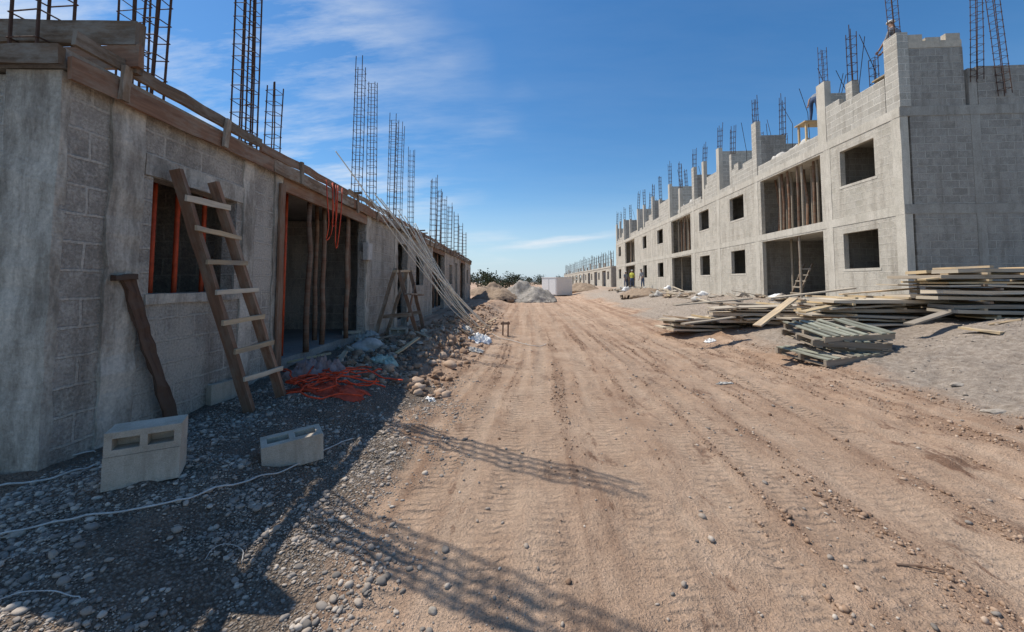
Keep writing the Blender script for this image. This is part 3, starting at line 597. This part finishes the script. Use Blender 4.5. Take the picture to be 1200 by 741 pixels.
for n,(a,b,z) in enumerate(st):
    m=MB(); m.box(-.004,.2,a,b,ZR+.002,z-random.uniform(0,.4)); m.build('upper_pier','blkT' if n%2 else 'conR',RB)
    if n<9:
        L_=random.uniform(2.0,5.0); m=MB(); zt=z-random.uniform(.3,.8); m.wall('x',.203,L_*.5,ZR+.002,zt,a,a+.15); m.wall('x',L_*.5+.001,L_,ZR+.002,zt-random.choice((.2,.4,.6)),a,a+.15); m.build('upper_cross_wall','blkE' if n%2 else 'blkT',RB)
for a,b,z in ((7.07,8.89,7.7),(9.11,10.18,6.7),(10.52,12.09,7.5),(12.36,13.48,6.6),(18.22,20.19,7.7),(20.46,22.08,6.7),(22.42,24.79,7.5),(25.06,26.88,6.6),(33.12,34.99,7.5),(35.26,36.78,6.7)): upper('y',a,b,0,.15,z,steps=4)
upper('y',3.02,6.68,.02,.14,6.6); upper('y',13.87,15.88,.02,.14,6.6); upper('y',27.22,29.98,.02,.14,6.6)
upper('y',3.4,13.4,5.2,5.35,7.9,'blkE','upper_back_wall'); upper('y',18.4,26.9,5.2,5.35,7.7,'blkE','upper_back_wall')
rc=[(.14,.2,8.25,9.7),(1.85,-.1,6.9,9.3),(2.5,-.1,6.5,9.7),(.12,2.8,8.1,9.4),(.12,6.9,8.4,9.9),(.12,10.35,8.5,10.0),(.12,13.7,8.3,9.8),(.12,18.05,8.6,10.1),(.12,22.25,8.5,10.1),(.12,27.05,8.6,10.1),(.12,30.15,8.1,9.6),(.12,33,8.5,10.1),(.12,37,8.4,10.1),(3.5,7,8,9.6),(3.6,10.5,8,9.7),(4.4,14,8,9.8),(4,18.2,8,9.9),(4,22.4,8,9.9),(5.2,27,8,9.9),(5.2,33,8,10),(.12,9,7.9,9.4),(.12,12.25,8.2,9.7),(.12,20.3,8.1,9.9),(.12,24.9,8.3,10),(.12,35.1,8.3,10),(1.6,2.6,7.0,9.2),(2.4,13.6,7.6,9.7),(2.4,22.2,8,9.9),(1.2,6.8,8,9.5),(2.2,10.3,8,9.6),(1.3,18.0,8,9.7),(1.2,27.0,8,9.9),(.12,1.62,7.7,9.2),(.12,16,7.9,9.5)]
for n,(x,y,z0,z1) in enumerate(rc):
    w=R2W(x,y,z0)
    cage('rebar_cage',w.x,w.y,z0,z1+random.uniform(-.2,.3),.16,'rusty rebar cage above the right building, %s in order along it'%ORD[n],'rebar cages on the right roof',(random.uniform(-.05,.05),random.uniform(-.05,.05)),detail=n<4,r=.009 if n<4 else .014,step=.2)
w=R2W(.95,1.2,ZR+.01); m=MB(); m.tube([(0,0,0),(-.08,0,3.2)],.018,6); o=m.build('thin_pole','white'); o.location=w; tag(o,'thin white pole sticking up above the right building end wall','pole')
for n in range(22):
    w=R2W(.3+random.uniform(0,.6),[3,3.1,4.2,7.2,8.6,14,19.5,23,12,2.2,1.4,5.2,10.8,17,26,31,6.9,7.1,2.7,3.3,13.6,18.3][n],7.3); m=MB(); m.tube([(0,0,-1),(random.uniform(-.1,.1),0,.6),(random.uniform(-.4,.3),random.uniform(-.3,.3),random.uniform(1.2,2.3))],.012,4); o=m.build('bent_rebar','rustdark'); o.location=w; tag(o,'loose bent rebar rod on top of the right building','rebar rod','loose rebar rods on the right roof')
for bi,(a,b) in enumerate(bal):
    for zi,z0 in enumerate((.92,3.56)):
        nn=(17,12,10)[bi] if zi else 4
        for k in range(nn):
            yy=a+.15+(b-a-.3)*(k+random.uniform(.2,.7))/nn; xx=random.uniform(.12,1.1); w=R2W(xx,yy,z0); le=random.uniform(-.25,.25) if k%4==0 else random.uniform(-.05,.05)
            hh=(3.30 if zi==0 else Z1)-z0-.005; m=MB(); m.tube([(0,0,0),(le*.5+.02,le*.5,hh/2),(le*.3,le,hh)],.04,6); o=m.build('wooden_prop','woodgrey' if k%2 else 'woodred'); o.location=w
            wh=(('nearest','middle','farthest')[bi],('ground-floor','upper-floor')[zi])
            tag(o,'round timber prop inside the %s %s opening of the right building'%wh,'timber prop','props in the %s %s opening of the right building'%wh)
SK=('pale sack on the roof edge over the nearest balcony, first from the corner','pale sack on the roof edge over the nearest balcony, second','pale sack on the roof edge over the nearest balcony, third','pale sack on the roof edge over the nearest balcony, fourth','pale sack on the roof edge over the middle balcony, near one','pale sack on the roof edge over the middle balcony, far one')
for n,(x,y) in enumerate(((.25,4.2),(.3,4.9),(.28,5.6),(.35,6.1),(.3,15),(.3,16.6))):
    blob('sack','sack',R2W(x+.15,y,ZR+.01),.28,.35,.5,SK[n],'sack',seed=60+n,rough=.25)
w=Vector((10.3,15.2,.92)); l2=thing('ladder','short wooden ladder inside the nearest ground-floor opening of the right building','ladder',w,RR)
for yy in (0,.45): m=MB(); m.beam((0,yy,0),(.6,yy+.05,1.3),.04,.06,up=(1,0,0)); m.build('rail','wood',l2)
for k in range(5): t=.12+.18*k; m=MB(); m.beam((.6*t-.03,-.05,1.3*t),(.6*t-.03,.52,1.3*t+.01),.03,.05); m.build('rung','woodgrey',l2)
# ---------------------------------------------------------------- lumber stacks on the right
def stack(cx,cy,lx,ly,zt,rz,mats,label,group,n=14,mess=1.0):
    z=gh(cx,cy)-.02; c,s_=math.cos(rz),math.sin(rz); k=0
    while z<zt and k<n:
        th=random.choice((.03,.045,.08)); kk=1+(random.random()<.7)
        for q in range(kk):
            l=lx*random.uniform(.7,1.05); w=ly/kk*random.uniform(.65,.95); ox=random.uniform(-.2,.2)*lx*.6*min(1,mess); oy=(q-(kk-1)/2)*ly/kk+random.uniform(-.1,.1); a=rz+random.uniform(-.1,.1)*mess; tl=random.uniform(-.03,.03)*mess
            m=MB(); m.beam((-l/2,0,-l/2*tl),(l/2,0,l/2*tl),w,th*.8,jit=.008,segs=6,vj=.008); o=m.build('formwork_panel',random.choice(mats)); o.location=(cx+ox*c-oy*s_,cy+ox*s_+oy*c,z+th/2); o.rotation_euler=(random.uniform(-.03,.03)*mess,0,a)
            tag(o,label,'timber panel',group)
        for bx in (-.33,0,.34):
            if random.random()<.8:
                m=MB(); m.beam((0,-ly*.5,0),(0,ly*.48,0),.06,.04); o=m.build('batten',random.choice(('woodyel','wood','woodpale'))); o.location=(cx+(bx+random.uniform(-.06,.06))*lx*c,cy+bx*lx*s_,z+th+.018); o.rotation_euler=(0,0,rz+random.uniform(-.15,.15)); tag(o,'short batten between the layers of the %s'%group,'batten','battens in the '+group)
        z+=th+.045; k+=1
WM=('woodgrey','woodlight','woodyel','woodlight','woodlight')
stack(9.9,8.0,4.2,1.3,1.80,R(-3),WM,'weathered timber formwork panel in the tall stack at the right edge','tall timber stack at the right edge',n=14,mess=.45)
stack(7.5,8.8,2.9,1.4,1.15,R(5),WM,'grey timber formwork panel in the low stack behind the pallets','low timber stack behind the pallets',n=7,mess=1.3)
stack(6.5,10.6,3.2,1.5,1.0,R(-8),WM,'dark timber panel in the far stack left of the pallets','far timber stack left of the pallets',n=5,mess=1.4)
stack(5.0,11.2,2.3,1.2,.85,R(12),WM,'grey timber panel in the small stack nearest the road','small timber stack nearest the road',n=4,mess=2)
LP=('leaning left of the pallets','on the gravel at the right, left one','on the gravel at the right edge','behind the pallets','right of the pallets','on top of the tall stack','on the ground left of the stacks','on top of the low stack','askew on the middle of the heap','crossing the front of the far stack')
for n,(px,py,px2,py2,Y0,Y1,mt) in enumerate(((887,382,930,350,7.2,7.8,'woodpale'),(1125,384,1175,398,6.6,6.2,'woodyel'),(1160,388,1200,402,6.9,6.6,'woodpale'),(940,366,1010,350,7.9,8.6,'woodyel'),(1065,380,1110,366,7.0,7.5,'woodgrey'),(1080,328,1200,318,7.6,7.9,'woodyel'),(800,380,860,372,9,9.4,'woodgrey'),(985,345,1075,338,9,8.7,'woodpale'),(900,350,1000,338,9,9.6,'woodlight'),(790,358,880,350,10.6,11,'woodlight'))):
    a=at(px,py,Y0); b=at(px2,py2,Y1); a.z=max(a.z,gh(a.x,a.y)+.01); b.z=max(b.z,gh(b.x,b.y)+.01); m=MB(); m.beam(a,b,.15,.03,segs=4,vj=.004); o=m.build('loose_plank',mt,origin=a); tag(o,'loose plank on the right timber heaps, '+LP[n],'plank')
def pallet(loc,rot,label,mt='woodgreen',miss=()):
    t=thing('pallet',label,'pallet',loc); t.rotation_euler=rot
    for k in range(8):
        if k in miss: continue
        x=-.55+k*.157; m=MB(); m.beam((x+random.uniform(-.012,.012),-.5,.129),(x+random.uniform(-.02,.02),random.choice((.5,.5,.48)),.129),random.uniform(.075,.10),.02,segs=5,vj=.005); m.build('deck_board',mt if random.random()<.7 else 'woodgrey',t)
    for y in (-.46,0,.46): m=MB(); m.box(-.6,.6,y-.025,y+.025,.02,.116); m.build('stringer','woodgrey',t)
    for x in (-.5,0,.5): m=MB(); m.box(x-.05,x+.05,-.5,.5,0,.018); m.build('bottom_board','woodgrey',t)
    return t
p=ong(1018,425); pc=p+Vector((.05,.62,0)); 
pallet(pc+Vector((-.2,0,-.03)),(R(3),R(-4),R(12)),'lowest grey-green wooden pallet at the front of the timber heap')
pallet(pc+Vector((.42,.18,.05)),(R(0),R(5),R(-16)),'pallet at the right side of the pallet pile, skewed outward','woodgrey',(6,))
pallet(pc+Vector((.0,.18,.19)),(R(4),R(2),R(-5)),'third pallet from the bottom of the pile, nearly level','woodgreen',(2,))
pallet(pc+Vector((.1,.22,.34)),(R(9),R(-3),R(3)),'topmost grey-green pallet tilted slightly toward the road','woodgreen',(5,))
# ---------------------------------------------------------------- rubble & mounds by right building
for n in range(64):
    yy=random.uniform(11.5,38); w=R2W(random.uniform(-2.9,-.3),yy-RY,0); s_=random.uniform(.06,.22); w.z=gh(w.x,w.y)
    blob('rubble_chunk',random.choice(('rub','gravelpile','rub','dirtpile')),w,s_*random.uniform(.8,1.6),s_,s_*random.uniform(.5,.9),'pale rubble lump on the ground in front of the right building','rubble','rubble in front of the right building',sub=2,rough=.5,rz=random.uniform(0,6),seed=100+n)
for n in range(8):
    yy=14+n*3.1+random.uniform(-.6,.6); w=R2W(random.uniform(-3.2,-.5),yy-RY,0); w.z=gh(w.x,w.y)
    blob('sack',('white','sack')[n%2],w,random.uniform(.15,.32),random.uniform(.15,.3),random.uniform(.15,.3),'white bag lying on the verge in front of the right building, %s from the camera'%ORD[n],'bag','white bags before the right building',rough=.4,seed=300+n)
for n in range(22):
    w=R2W(random.uniform(-2.8,-.5),random.uniform(2,24),0); w.z=gh(w.x,w.y)+.06; a=random.uniform(0,3.1); m=MB(); l=random.uniform(1,2.2); m.beam((-l/2,0,0),(l/2,0,random.uniform(0,.3)),.14,.03); o=m.build('loose_plank',random.choice(('woodyel','woodgrey','woodlight'))); o.location=w; o.rotation_euler=(0,0,a); tag(o,'loose plank thrown on the rubble in front of the right building','plank','planks on the rubble before the right building')
def heap(name,mat,x,y,rx,ry,h,label,seed=0):
    tv,tf=ico(5); r=np.sqrt(tv[:,0]**2+tv[:,1]**2); nn=vn(tv[:,0]*2.5+seed,tv[:,1]*2.5,seed)
    zz=np.where(tv[:,2]>0,(1-r)**.65*h*(.45+.9*nn)+.30*h*(vn(tv[:,0]*8,tv[:,1]*8+seed,seed+1)-.5)*(1-r)+.16*h*(vn(tv[:,0]*20,tv[:,1]*20+seed,seed+2)-.5),-.2)
    me=rawmesh(name,np.stack([tv[:,0]*rx,tv[:,1]*ry,zz],1),tf,3); me.materials.append(M[mat]); o=bpy.data.objects.new(name,me); C.objects.link(o); o.location=(x,y,gh(x,y)-.05); tag(o,label,'heap')
heap('gravel_heap','gravelpile',-.5,30,2.7,2.2,1.5,'grey gravel heap in the middle distance left of the white box',1)
heap('soil_heap','dirtpile',-2.5,29,1.8,1.8,1.0,'brown soil heap between the left building and the gravel heap',2)
heap('soil_heap','dirtpile',-3.6,36,2.2,2,1.3,'low brown soil heap behind the first one at the left',3)
heap('soil_heap','dirtpile',7.6,26,1.5,1.6,.5,'low soil heap in front of the right building',4)
heap('soil_heap','dirtpile',6.6,47,2.4,2.2,1.0,'brown soil heap beyond the far end of the right building',5)
tk=thing('white_container','white boxy container standing beside the gravel heap far down the road','container',(2.2,42,gh(2.2,42)),R(-50))
m=MB(); m.box(-1.15,1.15,0,2.4,.15,2.0); m.build('body','white',tk)
m=MB(); m.box(-1.2,1.2,-.05,2.45,2.003,2.08); m.build('roof','white',tk)
for x in (-.9,.9): m=MB(); m.box(x-.1,x+.1,.1,2.3,0,.147); m.build('skid','dark',tk)
for x in (-.55,.55): m=MB(); m.box(x-.5,x+.5,-.03,-.003,.25,1.85); m.build('door_leaf','white',tk)
# ---------------------------------------------------------------- far buildings
def farb(x0,y0,len_,z0,h,lab,sh,nc,up):
    t=thing('unfinished_building',lab,'building',(x0,y0,0)); ops=[]; y=1.2
    while y<len_-3: ops.append((y,y+1.3,z0+1,z0+2.1)); ops.append((y+2.3,y+5.0,z0,z0+2.3)); y+=7
    m=MB(); m.wall('y',0,len_,z0-.5,z0+h,0,.2,ops); m.build('front_wall','blkR',t)
    m=MB(); m.wall('x',.21,8,z0-.5,z0+h,0,.2) ; m.build('end_wall','blkE',t)
    m=MB(); m.box(-.05,8,-.05,len_,z0+h+.003,z0+h+.2); m.build('roof_slab','conR',t)
    m=MB(); m.wall('y',0.21,len_,z0-.5,z0+h,7.5,7.7); m.build('back_wall','blkE',t)
    y=0
    while y<len_: m=MB(); m.box(-.02,.22,y,y+.35,z0+h+.203,z0+h+random.uniform(.6,1.6)); m.build('upper_pier','blkR',t); y+=4.3
    for n in range(nc):
        cage('rebar_cage',x0+.3,y0+.3+n*len_/nc,z0+h+.2,z0+h+up+random.uniform(-.4,.4),.25,'rebar cage on the %s, %s from its near end'%(sh,ORD[n]),'rebar cages on the far buildings',detail=False,r=.02,step=.4)
farb(11.0,52,26,.9,2.6,'first low unfinished block building beyond the right apartment building','nearer low far building',14,2.4)
farb(11.5,82,44,.9,2.8,'second farther unfinished building at the end of the road','farthest low building',14,3.0)
# ---------------------------------------------------------------- people
def person(loc,rz,shirt,trs,cap,label,bend=0,arms=(0,0)):
    t=thing('person',label,'person',loc,rz)
    J={'pel':(0,0,.95,.125),'bel':(0,0,1.1,.12),'che':(0,0,1.33,.15),'nec':(0,0,1.49,.055),'hea':(0,-.02,1.60,.09),'top':(0,-.015,1.70,.075)}
    E=[('pel','bel'),('bel','che'),('che','nec'),('nec','hea'),('hea','top')]
    for s,n in ((-1,'l'),(1,'r')):
        ar=arms[0 if s<0 else 1]; c,sn=math.cos(ar),math.sin(ar)
        J['sh'+n]=(s*.17,0,1.42,.06); J['el'+n]=(s*.22,-.28*sn,1.42-.28*c,.045); J['wr'+n]=(s*.21,-.28*sn-.25*math.sin(ar+.4),1.42-.28*c-.25*math.cos(ar+.4),.032); J['ha'+n]=(s*.21,-.28*sn-.33*math.sin(ar+.4),1.42-.28*c-.33*math.cos(ar+.4),.036)
        J['hi'+n]=(s*.09,0,.88,.09); J['kn'+n]=(s*.11,-.04-.05*s*(bend==0),.49,.065); J['an'+n]=(s*.12,.03*s,.08,.045); J['to'+n]=(s*.13,.03*s-.17,.035,.035)
        E+=[('che','sh'+n),('sh'+n,'el'+n),('el'+n,'wr'+n),('wr'+n,'ha'+n),('pel','hi'+n),('hi'+n,'kn'+n),('kn'+n,'an'+n),('an'+n,'to'+n)]
    up=lambda k: k in('bel','che','nec','hea','top') or k[:2] in('sh','el','wr','ha')
    def rb(p):
        y,z=p[1],p[2]-.95; return (p[0],y*math.cos(bend)-z*math.sin(bend),.95+y*math.sin(bend)+z*math.cos(bend))
    ks=list(J); P={k:(rb(J[k]) if up(k) else J[k][:3]) for k in ks}
    me=bpy.data.meshes.new('body'); me.from_pydata([P[k] for k in ks],[(ks.index(a),ks.index(b)) for a,b in E],[]); o=bpy.data.objects.new('body_tmp',me); C.objects.link(o)
    o.modifiers.new('s','SKIN')
    for i_,k in enumerate(ks): me.skin_vertices[0].data[i_].radius=(J[k][3],J[k][3]*.85)
    me.skin_vertices[0].data[0].use_root=True
    o.modifiers.new('d','SUBSURF').levels=1; dg=bpy.context.evaluated_depsgraph_get(); nm=bpy.data.meshes.new_from_object(o.evaluated_get(dg)); bpy.data.objects.remove(o)
    nm.materials.clear()
    for x in (shirt,trs,'skin','dark'): nm.materials.append(M[x])
    seg=[(Vector(P[a]),Vector(P[b]),a,b) for a,b in E]
    for p in nm.polygons:
        c=p.center; best=min(seg,key=lambda s_:(c-(s_[0]+(s_[1]-s_[0])*max(0,min(1,(c-s_[0]).dot(s_[1]-s_[0])/(s_[1]-s_[0]).length_squared)))).length); b=best[3]
        p.material_index=2 if b in('hea','top') or b[:2] in('wr','ha') else (3 if b[:2]=='to' else (1 if b[:2] in('hi','kn','an') else 0)); p.use_smooth=True
    bo=bpy.data.objects.new('body',nm); C.objects.link(bo); bo.parent=t
    for n in 'lr':
        h=Vector(P['ha'+n]); d=(h-Vector(P['wr'+n])).normalized(); m=MB()
        for q in range(4): m.tube([h+Vector(((q-1.5)*.018,0,0)),h+Vector(((q-1.5)*.02,0,0))+d*.05,h+Vector(((q-1.5)*.02,-.015,0))+d*(.085 if q in(1,2) else .07)],.008,5)
        m.tube([h+Vector((.03,-.01,0)),h+Vector((.05,-.03,0))+d*.04],.009,5); m.build('fingers','skin',t,smooth=True)
    hc=Vector(P['top']); m=MB(); tv,tf=ico(2); v=[hc+Vector((a*.098,b*.11,max(c_,-.15)*.075-.0)) for a,b,c_ in tv]; m.add(v,[tuple(f) for f in tf])
    m.build('cap',cap,t,smooth=True)
    hc2=Vector(P['hea'])+Vector((0,-.085*math.cos(bend),-.0-.085*math.sin(bend))); m=MB(); m.tube([hc2+Vector((0,.01,.02)),hc2+Vector((0,-.02,-.01))],.012,5); m.build('nose','skin',t)
    return t
def platform(x,y,h,lab):
    sc=thing('work_platform',lab,'platform',R2W(x,y,ZR+.003),RR)
    m=MB(); m.box(-.55,.55,-.3,.3,h-.04,h); m.build('deck','woodyel',sc)
    for a in (-.45,.45):
        for b in (-.2,.2): m=MB(); m.box(a-.03,a+.03,b-.03,b+.03,0,h-.042); m.build('leg','woodyel',sc)
person(R2W(.75,.75,ZR+1.25),R(200),'greycloth','blue','whitecloth','worker in pale cap seen above the end wall of the right building',bend=R(12),arms=(.8,.5))
platform(.75,.75,1.243,'small plank platform on the right roof under the worker in the pale cap')
person(R2W(.75,4.2,ZR+1.3),R(120),'greycloth','blue','dark','worker in grey bending over rebar on the right roof above the nearest opening',bend=R(55),arms=(.3,.1))
platform(.75,4.2,1.293,'small plank platform on the right roof under the bending worker')
def gp(x,y): return Vector((x,y,gh(x,y)))
person(gp(9.4,35.5),R(160),'yellow','blue','whitecloth','worker in yellow vest standing in front of the right building near its far end',bend=R(12),arms=(.5,.2))
person(gp(9.8,33.5),R(-60),'greycloth','blue','dark','worker in grey shirt beside the yellow-vested worker',bend=R(15),arms=(.3,.6))
person(gp(9.7,39),R(20),'greycloth','blue','whitecloth','worker in pale cap farthest along the right building',arms=(.2,.1))
# ---------------------------------------------------------------- far trees
def tree(x,y,h,w,label,mt):
    t=thing('tree',label,'tree',(x,y,gh(x,y)),0,'trees on the horizon'); m=MB(); m.tube([(0,0,-.2),(.1,0,h*.3),(0,.1,h*.6)],.18,6,.08)
    for k in range(4): a=k*1.6; m.tube([(.05,0,h*.3),(math.cos(a)*w*.3,math.sin(a)*w*.3,h*.7)],.08,5,.03)
    m.build('trunk','bark',t); m=MB()
    cl=[(random.uniform(-w/2,w/2)*.8,random.uniform(-w/2,w/2)*.8,random.uniform(.2,.85)*h,random.uniform(.2,.32)*w) for _ in range(9)]
    for k in range(520):
        c=random.choice(cl); v=Vector((random.gauss(0,1),random.gauss(0,1),random.gauss(0,.7))).normalized()*c[3]*random.uniform(.3,1.1); p=Vector(c[:3])+v; s=random.uniform(.2,.4)*h/5
        if p.z<.1: p.z=.1
        a=Vector((random.gauss(0,1),random.gauss(0,1),random.gauss(0,1))).normalized()*s; b=a.cross(Vector((random.gauss(0,1),random.gauss(0,1),random.gauss(0,1)))).normalized()*s*.7
        m.add([p-a,p-b,p+a,p+b],[(0,1,2,3)])
    m.build('crown',mt,t)
for n in range(26):
    yy=random.uniform(170,230); xx=-34+n*3.0+random.uniform(-1,1); tree(xx*yy/180,yy,random.uniform(3,5.5),random.uniform(6,9),'low green tree on the horizon at the end of the road, %s from the left'%ORD[n],'leaf' if n%2 else 'leaf2')
for n,(x,y,h,w_) in enumerate(((-3.9,45,2.0,2.6),(-6.2,62,2.8,4),(-3.4,66,2.0,3))): tree(x,y,h,w_,'dense bush beyond the end of the left building, %s by distance'%ORD[n],'leaf')
# ---------------------------------------------------------------- light
sd=Vector((-.894,.447,0)).normalized(); EL=R(58.5)
dirv=Vector((sd.x*math.cos(EL),sd.y*math.cos(EL),math.sin(EL)))
sl=bpy.data.lights.new('sun','SUN'); sl.energy=5.0; sl.angle=R(.3); sl.color=(1,.94,.85); so=bpy.data.objects.new('sun',sl); C.objects.link(so); so.rotation_euler=dirv.to_track_quat('Z','Y').to_euler()
W=bpy.data.worlds.new('World'); S.world=W; W.use_nodes=True; nt=W.node_tree; bg=nt.nodes['Background']
sky=nd(nt,'ShaderNodeTexSky',sky_type='NISHITA',sun_disc=False); sky.sun_elevation=EL; sky.sun_rotation=math.atan2(sd.x,sd.y); sky.altitude=200; sky.air_density=1.1; sky.dust_density=.2; sky.ozone_density=2.5
hs=nd(nt,'ShaderNodeHueSaturation'); hs.inputs['Saturation'].default_value=1.3; hs.inputs['Value'].default_value=1.2; nt.links.new(sky.outputs[0],hs.inputs['Color'])
gen=tc(nt,'Generated'); sep=nd(nt,'ShaderNodeSeparateXYZ'); nt.links.new(gen,sep.inputs[0])
dz=math_(nt,'ADD',sep.outputs[2],.18); cx=math_(nt,'DIVIDE',sep.outputs[0],dz); cy=math_(nt,'DIVIDE',sep.outputs[1],dz)
cmb=nd(nt,'ShaderNodeCombineXYZ'); nt.links.new(cx,cmb.inputs[0]); nt.links.new(cy,cmb.inputs[1])
mp=nd(nt,'ShaderNodeMapping'); mp.inputs['Rotation'].default_value=(0,0,R(25)); mp.inputs['Scale'].default_value=(.55,1.9,1); nt.links.new(cmb.outputs[0],mp.inputs['Vector'])
c1=noise(nt,mp.outputs[0],1.5,10,.64); c2=noise(nt,cmb.outputs[0],1.1,3,.5)
lm=ramp(nt,math_(nt,'ADD',math_(nt,'MULTIPLY',sep.outputs[0],-1),c2),.56,1.0)
cf=math_(nt,'MULTIPLY',ramp(nt,c1,.44,.68),math_(nt,'ADD',math_(nt,'MULTIPLY',lm,.85),.03))
az=math_(nt,'DIVIDE',sep.outputs[0],sep.outputs[1]); elv=math_(nt,'DIVIDE',sep.outputs[2],sep.outputs[1])
wob=noise(nt,mapping(nt,gen,(9,9,60)),1.0,5,.6)
dv=math_(nt,'SUBTRACT',math_(nt,'SUBTRACT',elv,.098),math_(nt,'MULTIPLY',az,.12)); dv=math_(nt,'ADD',dv,math_(nt,'MULTIPLY',math_(nt,'SUBTRACT',wob,.5),.03))
sa=ramp(nt,math_(nt,'ABSOLUTE',dv),.0,.014,(1,1,1),(0,0,0)); sb=ramp(nt,math_(nt,'ABSOLUTE',math_(nt,'SUBTRACT',az,.07)),.05,.20,(1,1,1),(0,0,0)); sc_=math_(nt,'GREATER_THAN',sep.outputs[1],0)
streakf=math_(nt,'MULTIPLY',math_(nt,'MULTIPLY',math_(nt,'MULTIPLY',sa,sb),sc_),.65)
hz=ramp(nt,sep.outputs[2],.0,.22,(1,1,1),(0,0,0)); base_=mix(nt,math_(nt,'MULTIPLY',hz,.8),hs.outputs[0],(4.3,6.0,8.0))
col=mix(nt,cf,base_,(7.8,8.2,8.6)); col=mix(nt,streakf,col,(8,8.3,8.7)); nt.links.new(col,bg.inputs['Color']); bg.inputs['Strength'].default_value=.108
S.view_settings.view_transform='Standard'; S.view_settings.look='None'; S.view_settings.exposure=0
